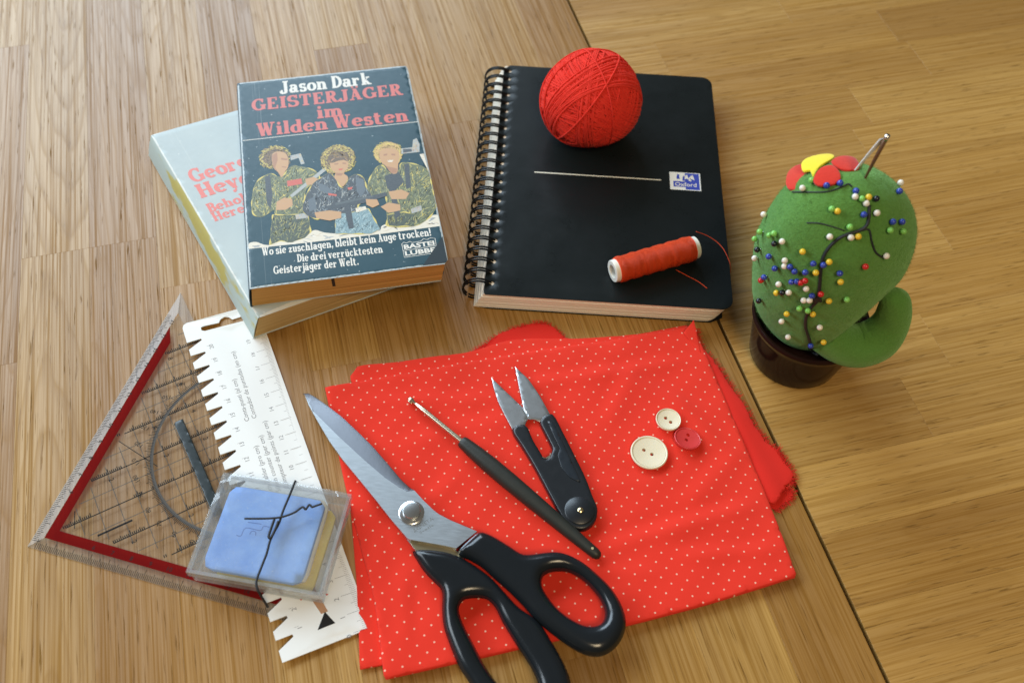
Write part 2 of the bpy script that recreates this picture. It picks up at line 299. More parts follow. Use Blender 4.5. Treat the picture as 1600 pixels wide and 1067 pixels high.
# ---------------------------------------------------------------- measured outlines (cm on the table)
T = {
 'blade': [(-11.55,-4.02),(-11.37,-3.92),(-10.9,-4.15),(-10.13,-4.67),(-9.15,-5.39),(-8.17,-6.26),(-7.19,-7.17),(-6.22,-8.21),(-5.37,-9.14),(-4.67,-9.7),(-4.11,-10.27),(-3.56,-10.77),(-3.27,-10.98),(-2.61,-11.3),(-1.23,-11.82),(-2.22,-12.8),(-2.85,-12.68),(-4.69,-12.43),(-5.65,-11.44),(-6.59,-10.37),(-7.67,-9.18),(-8.66,-8.11),(-9.57,-7.0),(-10.44,-5.75),(-11.08,-4.79)],
 'blade_in': [(-11.38,-4.18),(-10.78,-5.16),(-9.16,-6.65),(-7.55,-8.04),(-6.3,-9.04),(-5.51,-9.55),(-5.02,-9.8),(-4.67,-9.7)],
 'screw': [(-4.68,-10.97)],
 'agneta': [(-4.41,-12.09),(-3.44,-11.26),(-4.1,-12.1),(-3.43,-11.6)],
 'hA': [(-1.2,-11.95),(-0.9,-11.89),(-0.34,-12.1),(0.46,-12.55),(1.09,-12.92),(1.55,-12.93),(2.16,-12.81),(2.77,-12.73),(3.39,-12.82),(4.16,-13.18),(4.92,-13.77),(5.6,-14.44),(6.11,-15.25),(6.32,-16.08),(6.15,-16.83),(5.71,-17.44),(5.12,-17.79),(4.47,-17.8),(3.82,-17.55),(3.16,-17.15),(2.57,-16.74),(2.12,-16.4),(1.81,-16.11),(1.27,-15.54),(0.57,-14.89),(-0.22,-14.24),(-0.85,-13.72),(-1.49,-13.36),(-2.12,-13.03)],
 'hA_hole': [(2.88,-13.69),(3.49,-13.7),(4.18,-14.05),(4.86,-14.72),(5.24,-15.39),(5.27,-15.92),(5.01,-16.31),(4.42,-16.42),(3.75,-16.19),(3.08,-15.74),(2.54,-15.16),(2.19,-14.56),(2.21,-14.05),(2.51,-13.8)],
 'hB': [(-4.38,-13.08),(-3.81,-12.95),(-2.84,-12.99),(-2.11,-13.18),(-1.28,-13.61),(-0.41,-14.19),(0.26,-14.84),(1.05,-15.63),(1.82,-16.11),(2.27,-16.54),(2.65,-17.11),(3.17,-17.93),(3.63,-18.89),(3.7,-19.7),(3.32,-20.5),(2.46,-21.05),(1.35,-21.11),(0.25,-20.67),(-0.53,-20.03),(-1.15,-19.25),(-1.62,-18.63),(-2.12,-17.66),(-2.48,-16.82),(-2.63,-16.07),(-2.72,-15.08),(-3.03,-14.71),(-3.62,-14.18),(-4.14,-13.51)],
 'hB_hole': [(-0.91,-15.26),(-0.46,-15.33),(-0.06,-15.69),(0.35,-16.43),(0.98,-17.36),(1.53,-18.12),(1.92,-18.73),(2.18,-19.36),(2.08,-19.83),(1.49,-20.06),(0.8,-19.81),(0.17,-19.27),(-0.48,-18.44),(-1.03,-17.54),(-1.54,-16.7),(-1.83,-16.02),(-1.8,-15.65),(-1.56,-15.36)],
 'blade2_shank': [(-4.7,-12.38),(-4.13,-12.49),(-2.85,-12.61),(-2.24,-12.82),(-1.61,-13.47),(-2.88,-13.71),(-3.89,-13.26),(-4.39,-12.81)],
 'snL': [(-1.06,-2.18),(-0.29,-2.95),(0.79,-4.02),(1.21,-4.66),(1.03,-5.0),(0.98,-5.33),(0.68,-5.48),(0.35,-5.6),(-0.08,-4.81),(-0.59,-3.78),(-0.94,-2.72)],
 'snR': [(0.25,-1.36),(1.06,-2.17),(1.74,-3.22),(2.4,-4.49),(2.12,-4.73),(1.85,-4.97),(1.5,-4.83),(1.19,-4.83),(0.85,-4.09),(0.57,-2.89)],
 'snBody': [(0.29,-5.6),(1.01,-5.3),(1.44,-6.19),(1.97,-7.1),(2.03,-7.29),(2.34,-7.3),(2.51,-6.82),(2.51,-6.57),(2.09,-5.7),(1.82,-4.97),(2.46,-4.48),(3.1,-5.64),(3.79,-7.11),(4.34,-8.3),(4.73,-9.41),(4.97,-10.04),(4.88,-10.74),(4.46,-11.22),(3.93,-11.31),(3.4,-11.06),(3.02,-10.51),(2.41,-9.38),(1.61,-7.87),(0.9,-6.67)],
 'snPanel': [(2.2,-5.04),(2.46,-4.99),(2.99,-6.15),(4.01,-8.5),(4.07,-8.71),(3.47,-8.41),(3.02,-7.83),(2.81,-7.1),(2.95,-6.72),(2.6,-5.98)],
 'snSpring': [(1.96,-7.16),(2.33,-7.36),(2.69,-6.64),(2.64,-6.61),(2.35,-7.2),(2.07,-7.21),(1.92,-7.66),(2.09,-7.77)],
 'snRivet': [(4.07,-10.31)],
 'hook': [(-5.62,-3.89),(-5.35,-4.12),(-2.34,-6.63),(-2.21,-6.72),(-1.0,-7.74),(4.9,-12.62),(5.1,-12.71)],
 'fabTop': [(-10.48,-3.3),(-5.78,-1.97),(0.04,-0.31),(5.68,1.09),(10.83,2.54)],
 'fabRight': [(10.84,2.58),(11.99,-1.16),(13.26,-5.51),(14.3,-9.13),(15.25,-12.99)],
 'fabBottom': [(-5.13,-19.28),(-1.56,-18.27),(2.71,-17.04),(6.8,-15.91),(11.02,-14.53),(15.3,-12.93)],
 'fabLeft': [(-10.5,-3.23),(-8.67,-8.68),(-7.2,-12.61),(-6.06,-15.57),(-5.12,-19.31)],
 'fabL2': [(-9.17,-6.64),(-7.94,-10.78),(-7.18,-14.24),(-6.72,-16.67),(-6.36,-18.82),(-4.03,-18.23),(-5.53,-10.63),(-8.12,-6.57)],
 'fabBack': [(-9.01,-1.97),(-8.74,-1.56),(-6.63,-1.19),(-4.44,-0.63),(-2.41,-0.17),(-0.01,0.83),(3.8,1.19),(7.64,1.84),(11.06,2.47),(7.5,-2.68),(-3.34,-4.68),(-8.77,-2.92)],
 'plainBack': [(-2.41,-0.11),(-1.8,0.3),(-0.97,1.15),(-0.05,1.74),(1.02,2.19),(1.86,2.35),(2.49,2.01),(3.12,1.3),(6.1,0.9),(2.36,-2.07),(-1.33,-2.32)],
 'plainRight': [(11.0,2.53),(11.22,1.13),(12.02,-0.0),(12.74,-1.39),(13.59,-3.06),(13.92,-4.14),(14.48,-5.01),(15.1,-5.54),(15.41,-6.32),(15.83,-6.92),(15.62,-7.48),(15.06,-8.13),(14.55,-8.99),(12.57,-7.98),(10.53,-1.54)],
 'plainRight2': [(14.59,-7.22),(15.66,-7.93),(15.45,-8.55),(14.93,-8.85),(14.61,-9.24),(13.58,-8.63)],
 'fabCorner': [(10.19,1.81),(10.82,2.66),(10.91,2.24),(11.18,0.49),(10.61,1.14)],
 'btn': [(7.84,-6.47),(6.8,-6.54),(8.87,-6.4),(8.99,-4.31),(8.29,-4.35),(9.72,-4.26),(9.98,-5.49),(9.19,-5.54),(10.76,-5.44),(7.56,-6.31),(7.99,-6.54),(8.85,-4.19),(9.12,-4.44),(10.05,-5.2),(9.92,-5.55)],
 'tri': [(-20.33,3.04),(-24.05,-13.63),(-23.5,-13.28),(-20.26,0.73),(-17.98,-6.21),(-14.69,-11.34),(-18.89,-8.58),(-18.97,-5.25),(-15.81,-11.81)],
 'ruler': [(-19.6,0.53),(-10.06,-18.74),(-5.92,-16.89),(-6.71,-17.26),(-14.38,0.07),(-9.71,-9.5),(-18.99,-0.83),(-18.25,-0.57),(-18.26,-0.7),(-18.76,-1.3),(-18.55,-1.74),(-15.41,-8.04),(-18.65,0.04),(-16.02,1.11),(-17.28,1.06),(-14.38,0.07)],
 'boxTop': [(-14.63,-9.57),(-7.89,-10.4),(-8.37,-15.88),(-15.19,-15.08)],
 'boxBot': [(-15.06,-15.16),(-8.58,-15.95),(-8.18,-10.56)],
 'blue': [(-14.44,-10.01),(-9.26,-10.56),(-9.54,-15.26),(-14.7,-14.69)],
 'yel': [(-8.86,-10.91),(-9.11,-15.35),(-14.98,-15.06)],
 'cord1': [(-10.76,-9.91),(-10.91,-10.74),(-11.09,-11.66),(-11.16,-12.29),(-11.34,-12.87),(-11.44,-13.34),(-11.47,-13.94),(-11.58,-14.6),(-11.69,-15.34),(-11.59,-15.72),(-11.42,-15.95),(-11.19,-16.19)],
 'cord2': [(-12.91,-12.21),(-12.24,-12.17),(-11.58,-12.11),(-11.02,-11.99),(-10.48,-11.72),(-10.22,-11.47),(-10.1,-11.4),(-9.95,-11.52),(-9.88,-11.39),(-9.8,-11.25),(-9.65,-11.37),(-9.53,-11.32),(-9.17,-11.15)],
 'cord3': [(-11.42,-12.13),(-11.48,-12.55),(-11.53,-13.07),(-11.4,-13.11),(-11.27,-12.65),(-11.21,-12.23)],
 'icon': [(-9.79,-15.87),(-8.46,-15.86),(-8.98,-16.19),(-8.39,-16.92),(-8.6,-17.02),(-8.42,-16.99),(-7.81,-17.15),(-8.71,-17.53)],
 'spool': [(5.79,4.87),(10.98,7.18)],
 'tail1': [(11.1,8.63),(11.9,8.58),(12.56,8.15),(12.95,7.5),(13.11,6.63)],
 'tail2': [(9.79,5.93),(10.51,5.48),(11.15,5.07),(11.63,4.61)],
 'bk_text': [(2.82,16.28),(8.95,16.31),(0.82,15.01),(10.95,14.83),(5.04,13.53),(6.7,13.44),(1.12,12.38),(10.9,12.17),(0.14,12.22),(11.55,12.12),(0.85,2.36),(10.87,2.22),(2.82,1.56),(7.85,1.31),(1.43,0.93),(6.33,0.68),(8.94,1.91),(10.97,2.03),(10.93,0.89),(8.95,0.85),(2.91,17.64),(0.87,16.2)],
 'lo_text': [(0.31,12.15),(3.58,11.5),(0.26,10.63),(3.39,10.08),(0.31,9.09),(2.85,8.82),(0.28,8.32),(2.63,8.1),(0.65,13.48)],
 'nb': [(2.62,10.47),(11.0,10.38),(11.58,11.16),(13.61,11.27),(13.63,9.71),(11.6,9.56),(0.65,0.96),(0.44,1.69),(0.53,19.08),(-1.13,0.86)],
 'nb0': [(-0.65,0.24),(13.86,-0.23),(14.6,0.27)],
 'seam': [(2.758,34.336)],
 'seam_dir': (0.297,-0.955),
 'lower': (-14.757,0.303,0.607),
 'book': (-15.095,1.076,0.247,11.488,17.805,3.381),
 'notebook': (-1.862,3.216,-0.007,14.996,21.009,1.43),
 'pins': [['white',[18.209,1.59,14.118],[0.529,0.047,0.847]],['white',[13.492,1.127,13.846],[-0.71,-0.132,0.692]],['white',[15.602,-0.012,14.622],[-0.142,-0.529,0.836]],['white',[16.118,-0.275,14.495],[-0.04,-0.57,0.821]],['white',[16.663,-0.574,14.215],[0.051,-0.654,0.755]],['white',[12.374,1.832,11.122],[-0.947,0.171,0.271]],['white',[14.704,-1.218,13.101],[-0.289,-0.805,0.518]],['white',[15.635,-1.349,13.275],[-0.158,-0.821,0.548]],['white',[12.875,-0.5,11.774],[-0.767,-0.578,0.278]],['white',[17.603,-1.533,12.331],[0.318,-0.85,0.42]],['white',[12.303,0.683,9.041],[-0.944,-0.33,-0.028]],['white',[13.163,-1.015,10.97],[-0.661,-0.725,0.196]],['white',[13.221,-1.108,10.645],[-0.677,-0.718,0.163]],['white',[13.274,-1.168,9.297],[-0.715,-0.697,0.06]],['white',[14.345,-1.995,10.08],[-0.403,-0.909,0.105]],['white',[13.757,-1.608,9.224],[-0.552,-0.834,0.018]],['white',[14.474,-2.012,9.17],[-0.372,-0.928,0.011]],['white',[14.709,-2.123,9.337],[-0.373,-0.928,0.011]],['white',[14.138,-1.384,6.496],[-0.536,-0.84,-0.083]],['white',[15.82,-2.214,7.272],[-0.212,-0.977,0.029]],['white',[14.808,-1.469,5.255],[-0.507,-0.85,-0.14]],['yellow',[16.22,-0.015,14.653],[-0.024,-0.496,0.868]],['yellow',[14.868,-0.496,14.091],[-0.269,-0.673,0.689]],['yellow',[15.95,-1.332,13.357],[-0.107,-0.824,0.556]],['yellow',[13.729,-1.253,11.968],[-0.507,-0.801,0.32]],['yellow',[14.929,-1.822,11.993],[-0.267,-0.878,0.398]],['yellow',[14.499,-1.899,11.234],[-0.418,-0.859,0.296]],['yellow',[15.703,-2.241,11.057],[-0.062,-0.96,0.274]],['yellow',[13.345,-1.164,8.585],[-0.694,-0.719,0.023]],['yellow',[15.561,-2.329,9.636],[-0.122,-0.989,0.087]],['yellow',[14.139,-1.582,7.42],[-0.485,-0.873,-0.041]],['yellow',[15.187,-2.148,8.262],[-0.304,-0.953,0.002]],['yellow',[16.467,-2.09,5.826],[-0.046,-0.992,-0.114]],['blue',[14.966,0.689,14.751],[-0.303,-0.233,0.924]],['blue',[14.405,0.729,14.511],[-0.445,-0.253,0.859]],['blue',[15.639,0.237,14.751],[-0.126,-0.459,0.879]],['blue',[17.947,0.828,14.311],[0.457,-0.209,0.865]],['blue',[16.061,-0.679,14.163],[-0.051,-0.682,0.73]],['blue',[17.558,-0.657,13.768],[0.335,-0.664,0.668]],['blue',[18.107,-0.435,13.563],[0.448,-0.598,0.665]],['blue',[12.597,-0.306,10.375],[-0.832,-0.548,0.08]],['blue',[14.29,-1.686,11.633],[-0.406,-0.851,0.332]],['blue',[14.722,-1.836,11.752],[-0.34,-0.873,0.349]],['blue',[13.43,-1.286,10.834],[-0.623,-0.759,0.189]],['blue',[12.93,-0.789,10.052],[-0.753,-0.652,0.088]],['blue',[13.651,-1.484,10.731],[-0.564,-0.797,0.216]],['blue',[14.077,-1.73,11.004],[-0.499,-0.834,0.238]],['blue',[15.541,-2.111,11.534],[-0.172,-0.931,0.321]],['blue',[12.746,-0.355,8.8],[-0.857,-0.514,0.028]],['blue',[13.877,-1.709,10.246],[-0.584,-0.799,0.143]],['blue',[13.686,-1.577,10.022],[-0.583,-0.799,0.144]],['blue',[14.709,-2.148,9.748],[-0.293,-0.954,0.057]],['blue',[16.021,-1.853,5.105],[-0.174,-0.97,-0.168]],['green',[13.864,1.337,14.195],[-0.605,-0.011,0.796]],['green',[15.908,-0.098,14.602],[-0.09,-0.52,0.849]],['green',[14.615,-0.369,14.088],[-0.357,-0.578,0.734]],['green',[15.496,-1.053,13.666],[-0.161,-0.767,0.621]],['green',[17.475,-0.945,13.492],[0.305,-0.737,0.604]],['green',[18.265,-0.665,13.167],[0.438,-0.707,0.555]],['green',[12.207,1.055,10.669],[-0.972,-0.123,0.199]],['green',[12.556,0.063,11.689],[-0.876,-0.377,0.301]],['green',[12.433,0.215,11.373],[-0.883,-0.404,0.24]],['green',[12.158,1.245,9.892],[-0.991,-0.061,0.121]],['green',[16.377,-2.351,9.856],[0.014,-0.989,0.145]],['green',[14.49,-1.918,8.362],[-0.434,-0.901,-0.016]],['green',[14.888,-2.079,8.426],[-0.292,-0.956,0.006]],['black',[16.596,-0.037,14.599],[0.093,-0.502,0.86]],['black',[12.635,-0.269,11.319],[-0.832,-0.507,0.226]],['black',[12.244,0.608,9.806],[-0.952,-0.299,0.068]],['black',[13.533,-1.39,8.922],[-0.635,-0.772,0.027]],['black',[12.969,-0.325,6.786],[-0.821,-0.566,-0.068]],['red',[16.656,-1.958,11.959],[0.07,-0.93,0.362]],['red',[14.177,-1.868,10.533],[-0.506,-0.84,0.198]],['red',[12.71,-0.208,8.36],[-0.858,-0.513,0.031]],['red',[14.046,-1.812,10.298],[-0.505,-0.85,0.153]],['red',[15.052,-2.248,10.037],[-0.21,-0.971,0.113]]],
 'petals': [['red',[[13.127,2.375,12.862],[13.413,3.357,12.708],[13.884,3.799,12.848],[14.078,3.362,13.115],[14.157,2.355,13.503],[13.886,1.783,13.529],[13.46,1.519,13.356],[13.128,1.773,13.067]]],['red',[[13.909,1.284,14.302],[14.244,1.835,14.466],[14.761,1.949,14.652],[15.046,1.487,14.706],[15.051,1.019,14.664],[14.803,0.767,14.557],[14.249,0.77,14.37],[13.986,0.923,14.295]]],['red',[[14.852,2.334,14.537],[15.354,2.721,14.509],[15.952,2.662,14.562],[16.1,2.031,14.678],[15.917,1.615,14.734],[15.362,1.548,14.705],[14.994,1.813,14.634]]],['yellow',[[13.854,3.238,13.398],[14.324,3.779,13.349],[15.154,3.837,13.622],[15.367,3.423,13.864],[15.061,2.963,13.939],[14.493,2.487,13.926],[14.038,1.736,14.064],[14.023,2.323,13.824],[13.73,2.4,13.688]]]],
 'threads': [[[[16.316,-0.24,14.356],[16.349,-0.699,13.957],[16.277,-0.946,13.679],[15.971,-1.091,13.482],[15.529,-1.159,13.301],[15.115,-1.252,12.999],[14.766,-1.437,12.427],[14.672,-1.652,11.806],[14.775,-1.91,11.037],[14.949,-2.078,10.243],[15.109,-2.103,9.341],[15.028,-2.013,8.68],[15.037,-1.907,7.771],[15.306,-1.853,6.703],[15.869,-1.798,5.499],[16.57,-1.221,3.748],[16.75,-1.608,3.989]],0.085],[[[13.719,-0.406,13.088],[14.237,-0.624,13.337],[14.802,-0.853,13.4],[15.337,-1.029,13.37]],0.035],[[[16.095,-1.068,13.476],[16.454,-1.03,13.518],[16.697,-1.314,13.032],[17.03,-1.491,12.512],[17.466,-1.481,12.157]],0.05],[[[13.224,1.459,13.204],[13.684,0.925,13.795],[14.474,0.529,14.307],[15.132,0.624,14.614],[15.367,0.731,14.694],[15.529,0.558,14.678]],0.04],[[[15.108,-2.106,9.341],[14.997,-2.062,9.21],[15.062,-2.116,9.668],[15.256,-2.136,9.329]],0.09]],
 'sticks': [[[16.211,1.128,14.76],[16.225,0.928,17.613]],[[15.748,1.278,15.411],[16.165,1.128,17.23]]]}
rng = random.Random(7)

# ---------------------------------------------------------------- table: main top of lengthwise staves, extension leaf of crosswise staves
M_wood_a = wood('oak_main', (.44, .250, .058), (.385, .198, .039), (.17, .074, .013), (.075, .035, .012))
M_wood_b = wood('oak_leaf', (.49, .285, .074), (.43, .233, .052), (.22, .102, .020), (.085, .045, .016), stretch=1.5)
M_under = plain('table_core', (.08, .05, .03), .8)
sx0, sy0 = T['seam'][0]; ux, uy = T['seam_dir']; nx, ny = -uy, ux      # u runs along the seam towards the viewer, n to the right
def table_panel(name, v0, v1, u0, u1, z):
    o = link(name, None); o['kind'] = 'structure'
    o.location = (sx0*U, sy0*U, z*U); o.rotation_euler = (0, 0, math.atan2(uy, ux)); o.empty_display_size = .05
    g = G().box(u0, u1, v0, v1, -2.6, -1.2); obj('panel_core', g, M_under, o, 0)
    return o
def stave(panel, ua, ub, va, vb, mat, along):
    """one glued stave with eased edges; its own x axis runs with the grain"""
    e = .003; b = .006; L = (ub-ua)-2*e; Wd = (vb-va)-2*e
    if not along: L, Wd = Wd, L
    x, y = L/2, Wd/2
    v = [(-x, -y, -1.2), (x, -y, -1.2), (x, y, -1.2), (-x, y, -1.2), (-x, -y, -b), (x, -y, -b), (x, y, -b), (-x, y, -b), (-x+b, -y+b, 0), (x-b, -y+b, 0), (x-b, y-b, 0), (-x+b, y-b, 0)]
    f = [(3, 2, 1, 0), (8, 9, 10, 11)]+[(i, (i+1) % 4, (i+1) % 4+4, i+4) for i in range(4)]+[(i+4, (i+1) % 4+4, (i+1) % 4+8, i+8) for i in range(4)]
    o = obj('stave', G().add(v, f), mat, panel, 0)
    o.location = ((ua+ub)/2*U, (va+vb)/2*U, rng.uniform(-.004, .004)*U)
    o.rotation_euler = (0, 0, (0 if along else math.pi/2)+(math.pi if rng.random() < .5 else 0))
tp = table_panel('table_top', -66, 0, -45, 72, 0.0)
joints = {10: [-31, -3.1, 26, 52], 9: [-20, 18.1, 47], 8: [-28, 18.1, 60], 7: [-12, 22.4, 56], 6: [-24, 9, 41], 5: [-8, 30.5, 62], 4: [-30, 2, 37], 3: [-14, 24, 50], 2: [-26, 12, 44], 1: [-9, 33], 0: [-22, 15, 57]}
for k in range(16):
    j = joints.get(k) or sorted(rng.uniform(-40, 70) for _ in range(3))
    cuts = [-45]+[c for c in j]+[72]
    for a, b in zip(cuts, cuts[1:]): stave(tp, a, b, -4.07*(k+1), -4.07*k, M_wood_a, True)
tl = table_panel('table_leaf', .22, 62, -45, 72, -.02)
for k in range(-11, 17):
    u0 = 6.5+4.05*k; off = rng.uniform(0, 18); cuts = [.22]; 
    if k == 0: cuts += [5.1+0, 24, 47]
    elif k == -1: cuts += [16.7, 38]
    elif k == 8: cuts += [9.1, 33]
    elif k == 3: cuts += [15.9, 37]
    else:
        c = .22+8+off
        while c < 52: cuts.append(c); c += rng.uniform(18, 34)
    cuts.append(62)
    for a, b in zip(cuts, cuts[1:]): stave(tl, u0, u0+4.05, a, b, M_wood_b, False)

# ---------------------------------------------------------------- lettering
TH, TN, SH = .21, .085, .10
def _ser(x, y, w=.40): return ('h', x-w/2, x+w/2, y, SH)
B0, X1, C1 = .05, .61, .95
GL = {
'a': [('v', .52, .08, .48), ('a', .33, .44, .19, .16, 0, 165), ('o', .17, .42, .06), ('a', .29, .19, .17, .15, 0, 360), ('h', .5, .74, B0, SH)],
'b': [('v', .17, 0, 1), ('h', 0, .17, C1, SH), ('a', .38, .31, .24, .27, 0, 360)],
'c': [('a', .36, .33, .25, .28, 55, 320), ('o', .5, .5, .09)],
'd': [('a', .34, .31, .24, .27, 0, 360), ('v', .56, 0, 1), ('h', .38, .56, C1, SH), ('h', .56, .76, B0, SH)],
'e': [('a', .36, .33, .25, .28, 5, 318), ('h', .14, .6, .35, TN)],
'g': [('a', .33, .38, .23, .22, 0, 360), ('v', .56, -.12, .62), ('a', .34, -.12, .22, .15, 180, 360), ('h', .56, .72, .6, SH)],
'h': [('v', .18, 0, 1), ('h', 0, .18, C1, SH), ('a', .4, .38, .21, .21, 0, 165), ('v', .61, 0, .4), _ser(.18, B0), _ser(.61, B0)],
'i': [('v', .2, 0, .64), ('h', .02, .2, X1, SH), _ser(.2, B0), ('o', .19, .85, .12)],
'j': [('v', .22, -.1, .64), ('h', .04, .22, X1, SH), ('a', .08, -.1, .14, .13, 200, 360), ('o', .21, .85, .12)],
'k': [('v', .18, 0, 1), ('h', 0, .18, C1, SH), ('d', .22, .26, .55, .6, TN), ('d', .34, .36, .6, .02, TH), _ser(.18, B0), _ser(.55, X1, .3), _ser(.64, B0, .3)],
'l': [('v', .2, 0, 1), ('h', .02, .2, C1, SH), _ser(.2, B0)],
'm': [('v', .18, 0, .64), ('h', 0, .18, X1, SH), ('a', .38, .38, .19, .21, 0, 165), ('v', .57, 0, .4), ('a', .77, .38, .19, .21, 0, 165), ('v', .96, 0, .4), _ser(.18, B0, .36), _ser(.57, B0, .34), _ser(.96, B0, .36)],
'n': [('v', .18, 0, .64), ('h', 0, .18, X1, SH), ('a', .4, .38, .21, .21, 0, 165), ('v', .61, 0, .4), _ser(.18, B0), _ser(.61, B0)],
'o': [('a', .37, .32, .26, .28, 0, 360)],
'r': [('v', .18, 0, .64), ('h', 0, .18, X1, SH), ('a', .4, .4, .2, .18, 60, 170), ('o', .5, .52, .1), _ser(.18, B0, .44)],
's': [('a', .3, .47, .17, .14, 20, 270), ('a', .3, .18, .19, .15, -160, 90), ('v', .46, .44, .62, TN), ('v', .11, .03, .2, TN)],
't': [('v', .22, .1, .86), ('h', .02, .48, X1, SH), ('a', .38, .14, .16, .12, 180, 320)],
'u': [('v', .18, .18, .64), ('h', 0, .18, X1, SH), ('a', .38, .24, .2, .21, 180, 345), ('v', .58, 0, .64), ('h', .4, .58, X1, SH), ('h', .58, .76, B0, SH)],
'v': [('d', .14, .64, .37, 0, TH), ('d', .37, 0, .56, .64, TN), _ser(.14, X1, .32), _ser(.56, X1, .3)],
'y': [('d', .14, .64, .37, 0, TH), ('d', .3, -.22, .58, .64, TN), _ser(.14, X1, .32), _ser(.58, X1, .3), ('o', .22, -.2, .1)],
'z': [('h', .08, .56, .57, SH), ('d', .48, .57, .14, .05, TH), ('h', .07, .58, B0, SH), ('v', .1, .42, .6, TN), ('v', .56, .02, .2, TN)],
'A': [('d', .16, 0, .42, 1, TN), ('d', .4, 1, .68, 0, TH), ('h', .24, .58, .32, TN), _ser(.16, B0, .32), _ser(.7, B0, .36)],
'B': [('v', .2, 0, 1), ('a', .34, .74, .26, .22, -90, 90), ('a', .34, .28, .31, .24, -90, 90), ('h', .03, .36, C1, SH), ('h', .03, .36, B0, SH), ('h', .2, .36, .51, TN)],
'D': [('v', .2, 0, 1), ('a', .32, .5, .42, .45, -90, 90), ('h', .03, .36, C1, SH), ('h', .03, .36, B0, SH)],
'E': [('v', .2, 0, 1), ('h', .03, .7, C1, SH), ('h', .2, .5, .5, TN), ('h', .03, .74, B0, SH), ('v', .66, .72, 1, TN), ('v', .71, 0, .3, TN), ('v', .48, .4, .6, TN)],
'G': [('a', .5, .5, .37, .45, 42, 325), ('v', .8, .06, .42), _ser(.8, .43, .38), ('v', .76, .66, .98, TN)],
'H': [('v', .2, 0, 1), ('v', .74, 0, 1), ('h', .2, .74, .5, TN), _ser(.2, B0, .38), _ser(.2, C1, .38), _ser(.74, B0, .38), _ser(.74, C1, .38)],
'I': [('v', .23, 0, 1), _ser(.23, B0, .44), _ser(.23, C1, .44)],
'J': [('v', .42, .18, 1), ('a', .22, .18, .2, .16, 180, 360), ('o', .08, .2, .1), _ser(.42, C1, .44)],
'R': [('v', .2, 0, 1), ('a', .34, .74, .27, .22, -90, 90), ('h', .03, .36, C1, SH), ('h', .2, .36, .51, TN), ('d', .42, .5, .68, .02, TH), _ser(.2, B0, .4), ('h', .62, .9, B0, SH)],
'S': [('a', .4, .72, .26, .23, 25, 270), ('a', .4, .27, .29, .23, -155, 90), ('v', .66, .68, 1, TN), ('v', .12, 0, .32, TN)],
'T': [('v', .42, 0, 1), ('h', .04, .8, C1, SH), ('v', .07, .68, 1, TN), ('v', .77, .68, 1, TN), _ser(.42, B0, .46)],
'W': [('d', .14, 1, .36, 0, TH), ('d', .36, 0, .56, .92, TN), ('d', .54, .92, .78, 0, TH), ('d', .78, 0, 1.0, 1, TN), _ser(.14, C1, .36), _ser(.56, C1, .3), _ser(1.0, C1, .32)],
'.': [('o', .14, .1, .12)], ',': [('o', .14, .1, .12), ('d', .2, .06, .1, -.16, TN)], '!': [('d', .18, 1, .18, .32, TH), ('o', .18, .1, .12)], "'": [('d', .16, 1, .1, .7, TH*.8)], ' ': [],
}
def _um(base, xs, y): return GL[base]+[('o', x, y, .09) for x in xs]
GL['ü'] = _um('u', (.24, .52), .84); GL['ä'] = _um('a', (.22, .46), .84); GL['Ä'] = _um('A', (.28, .6), 1.14)
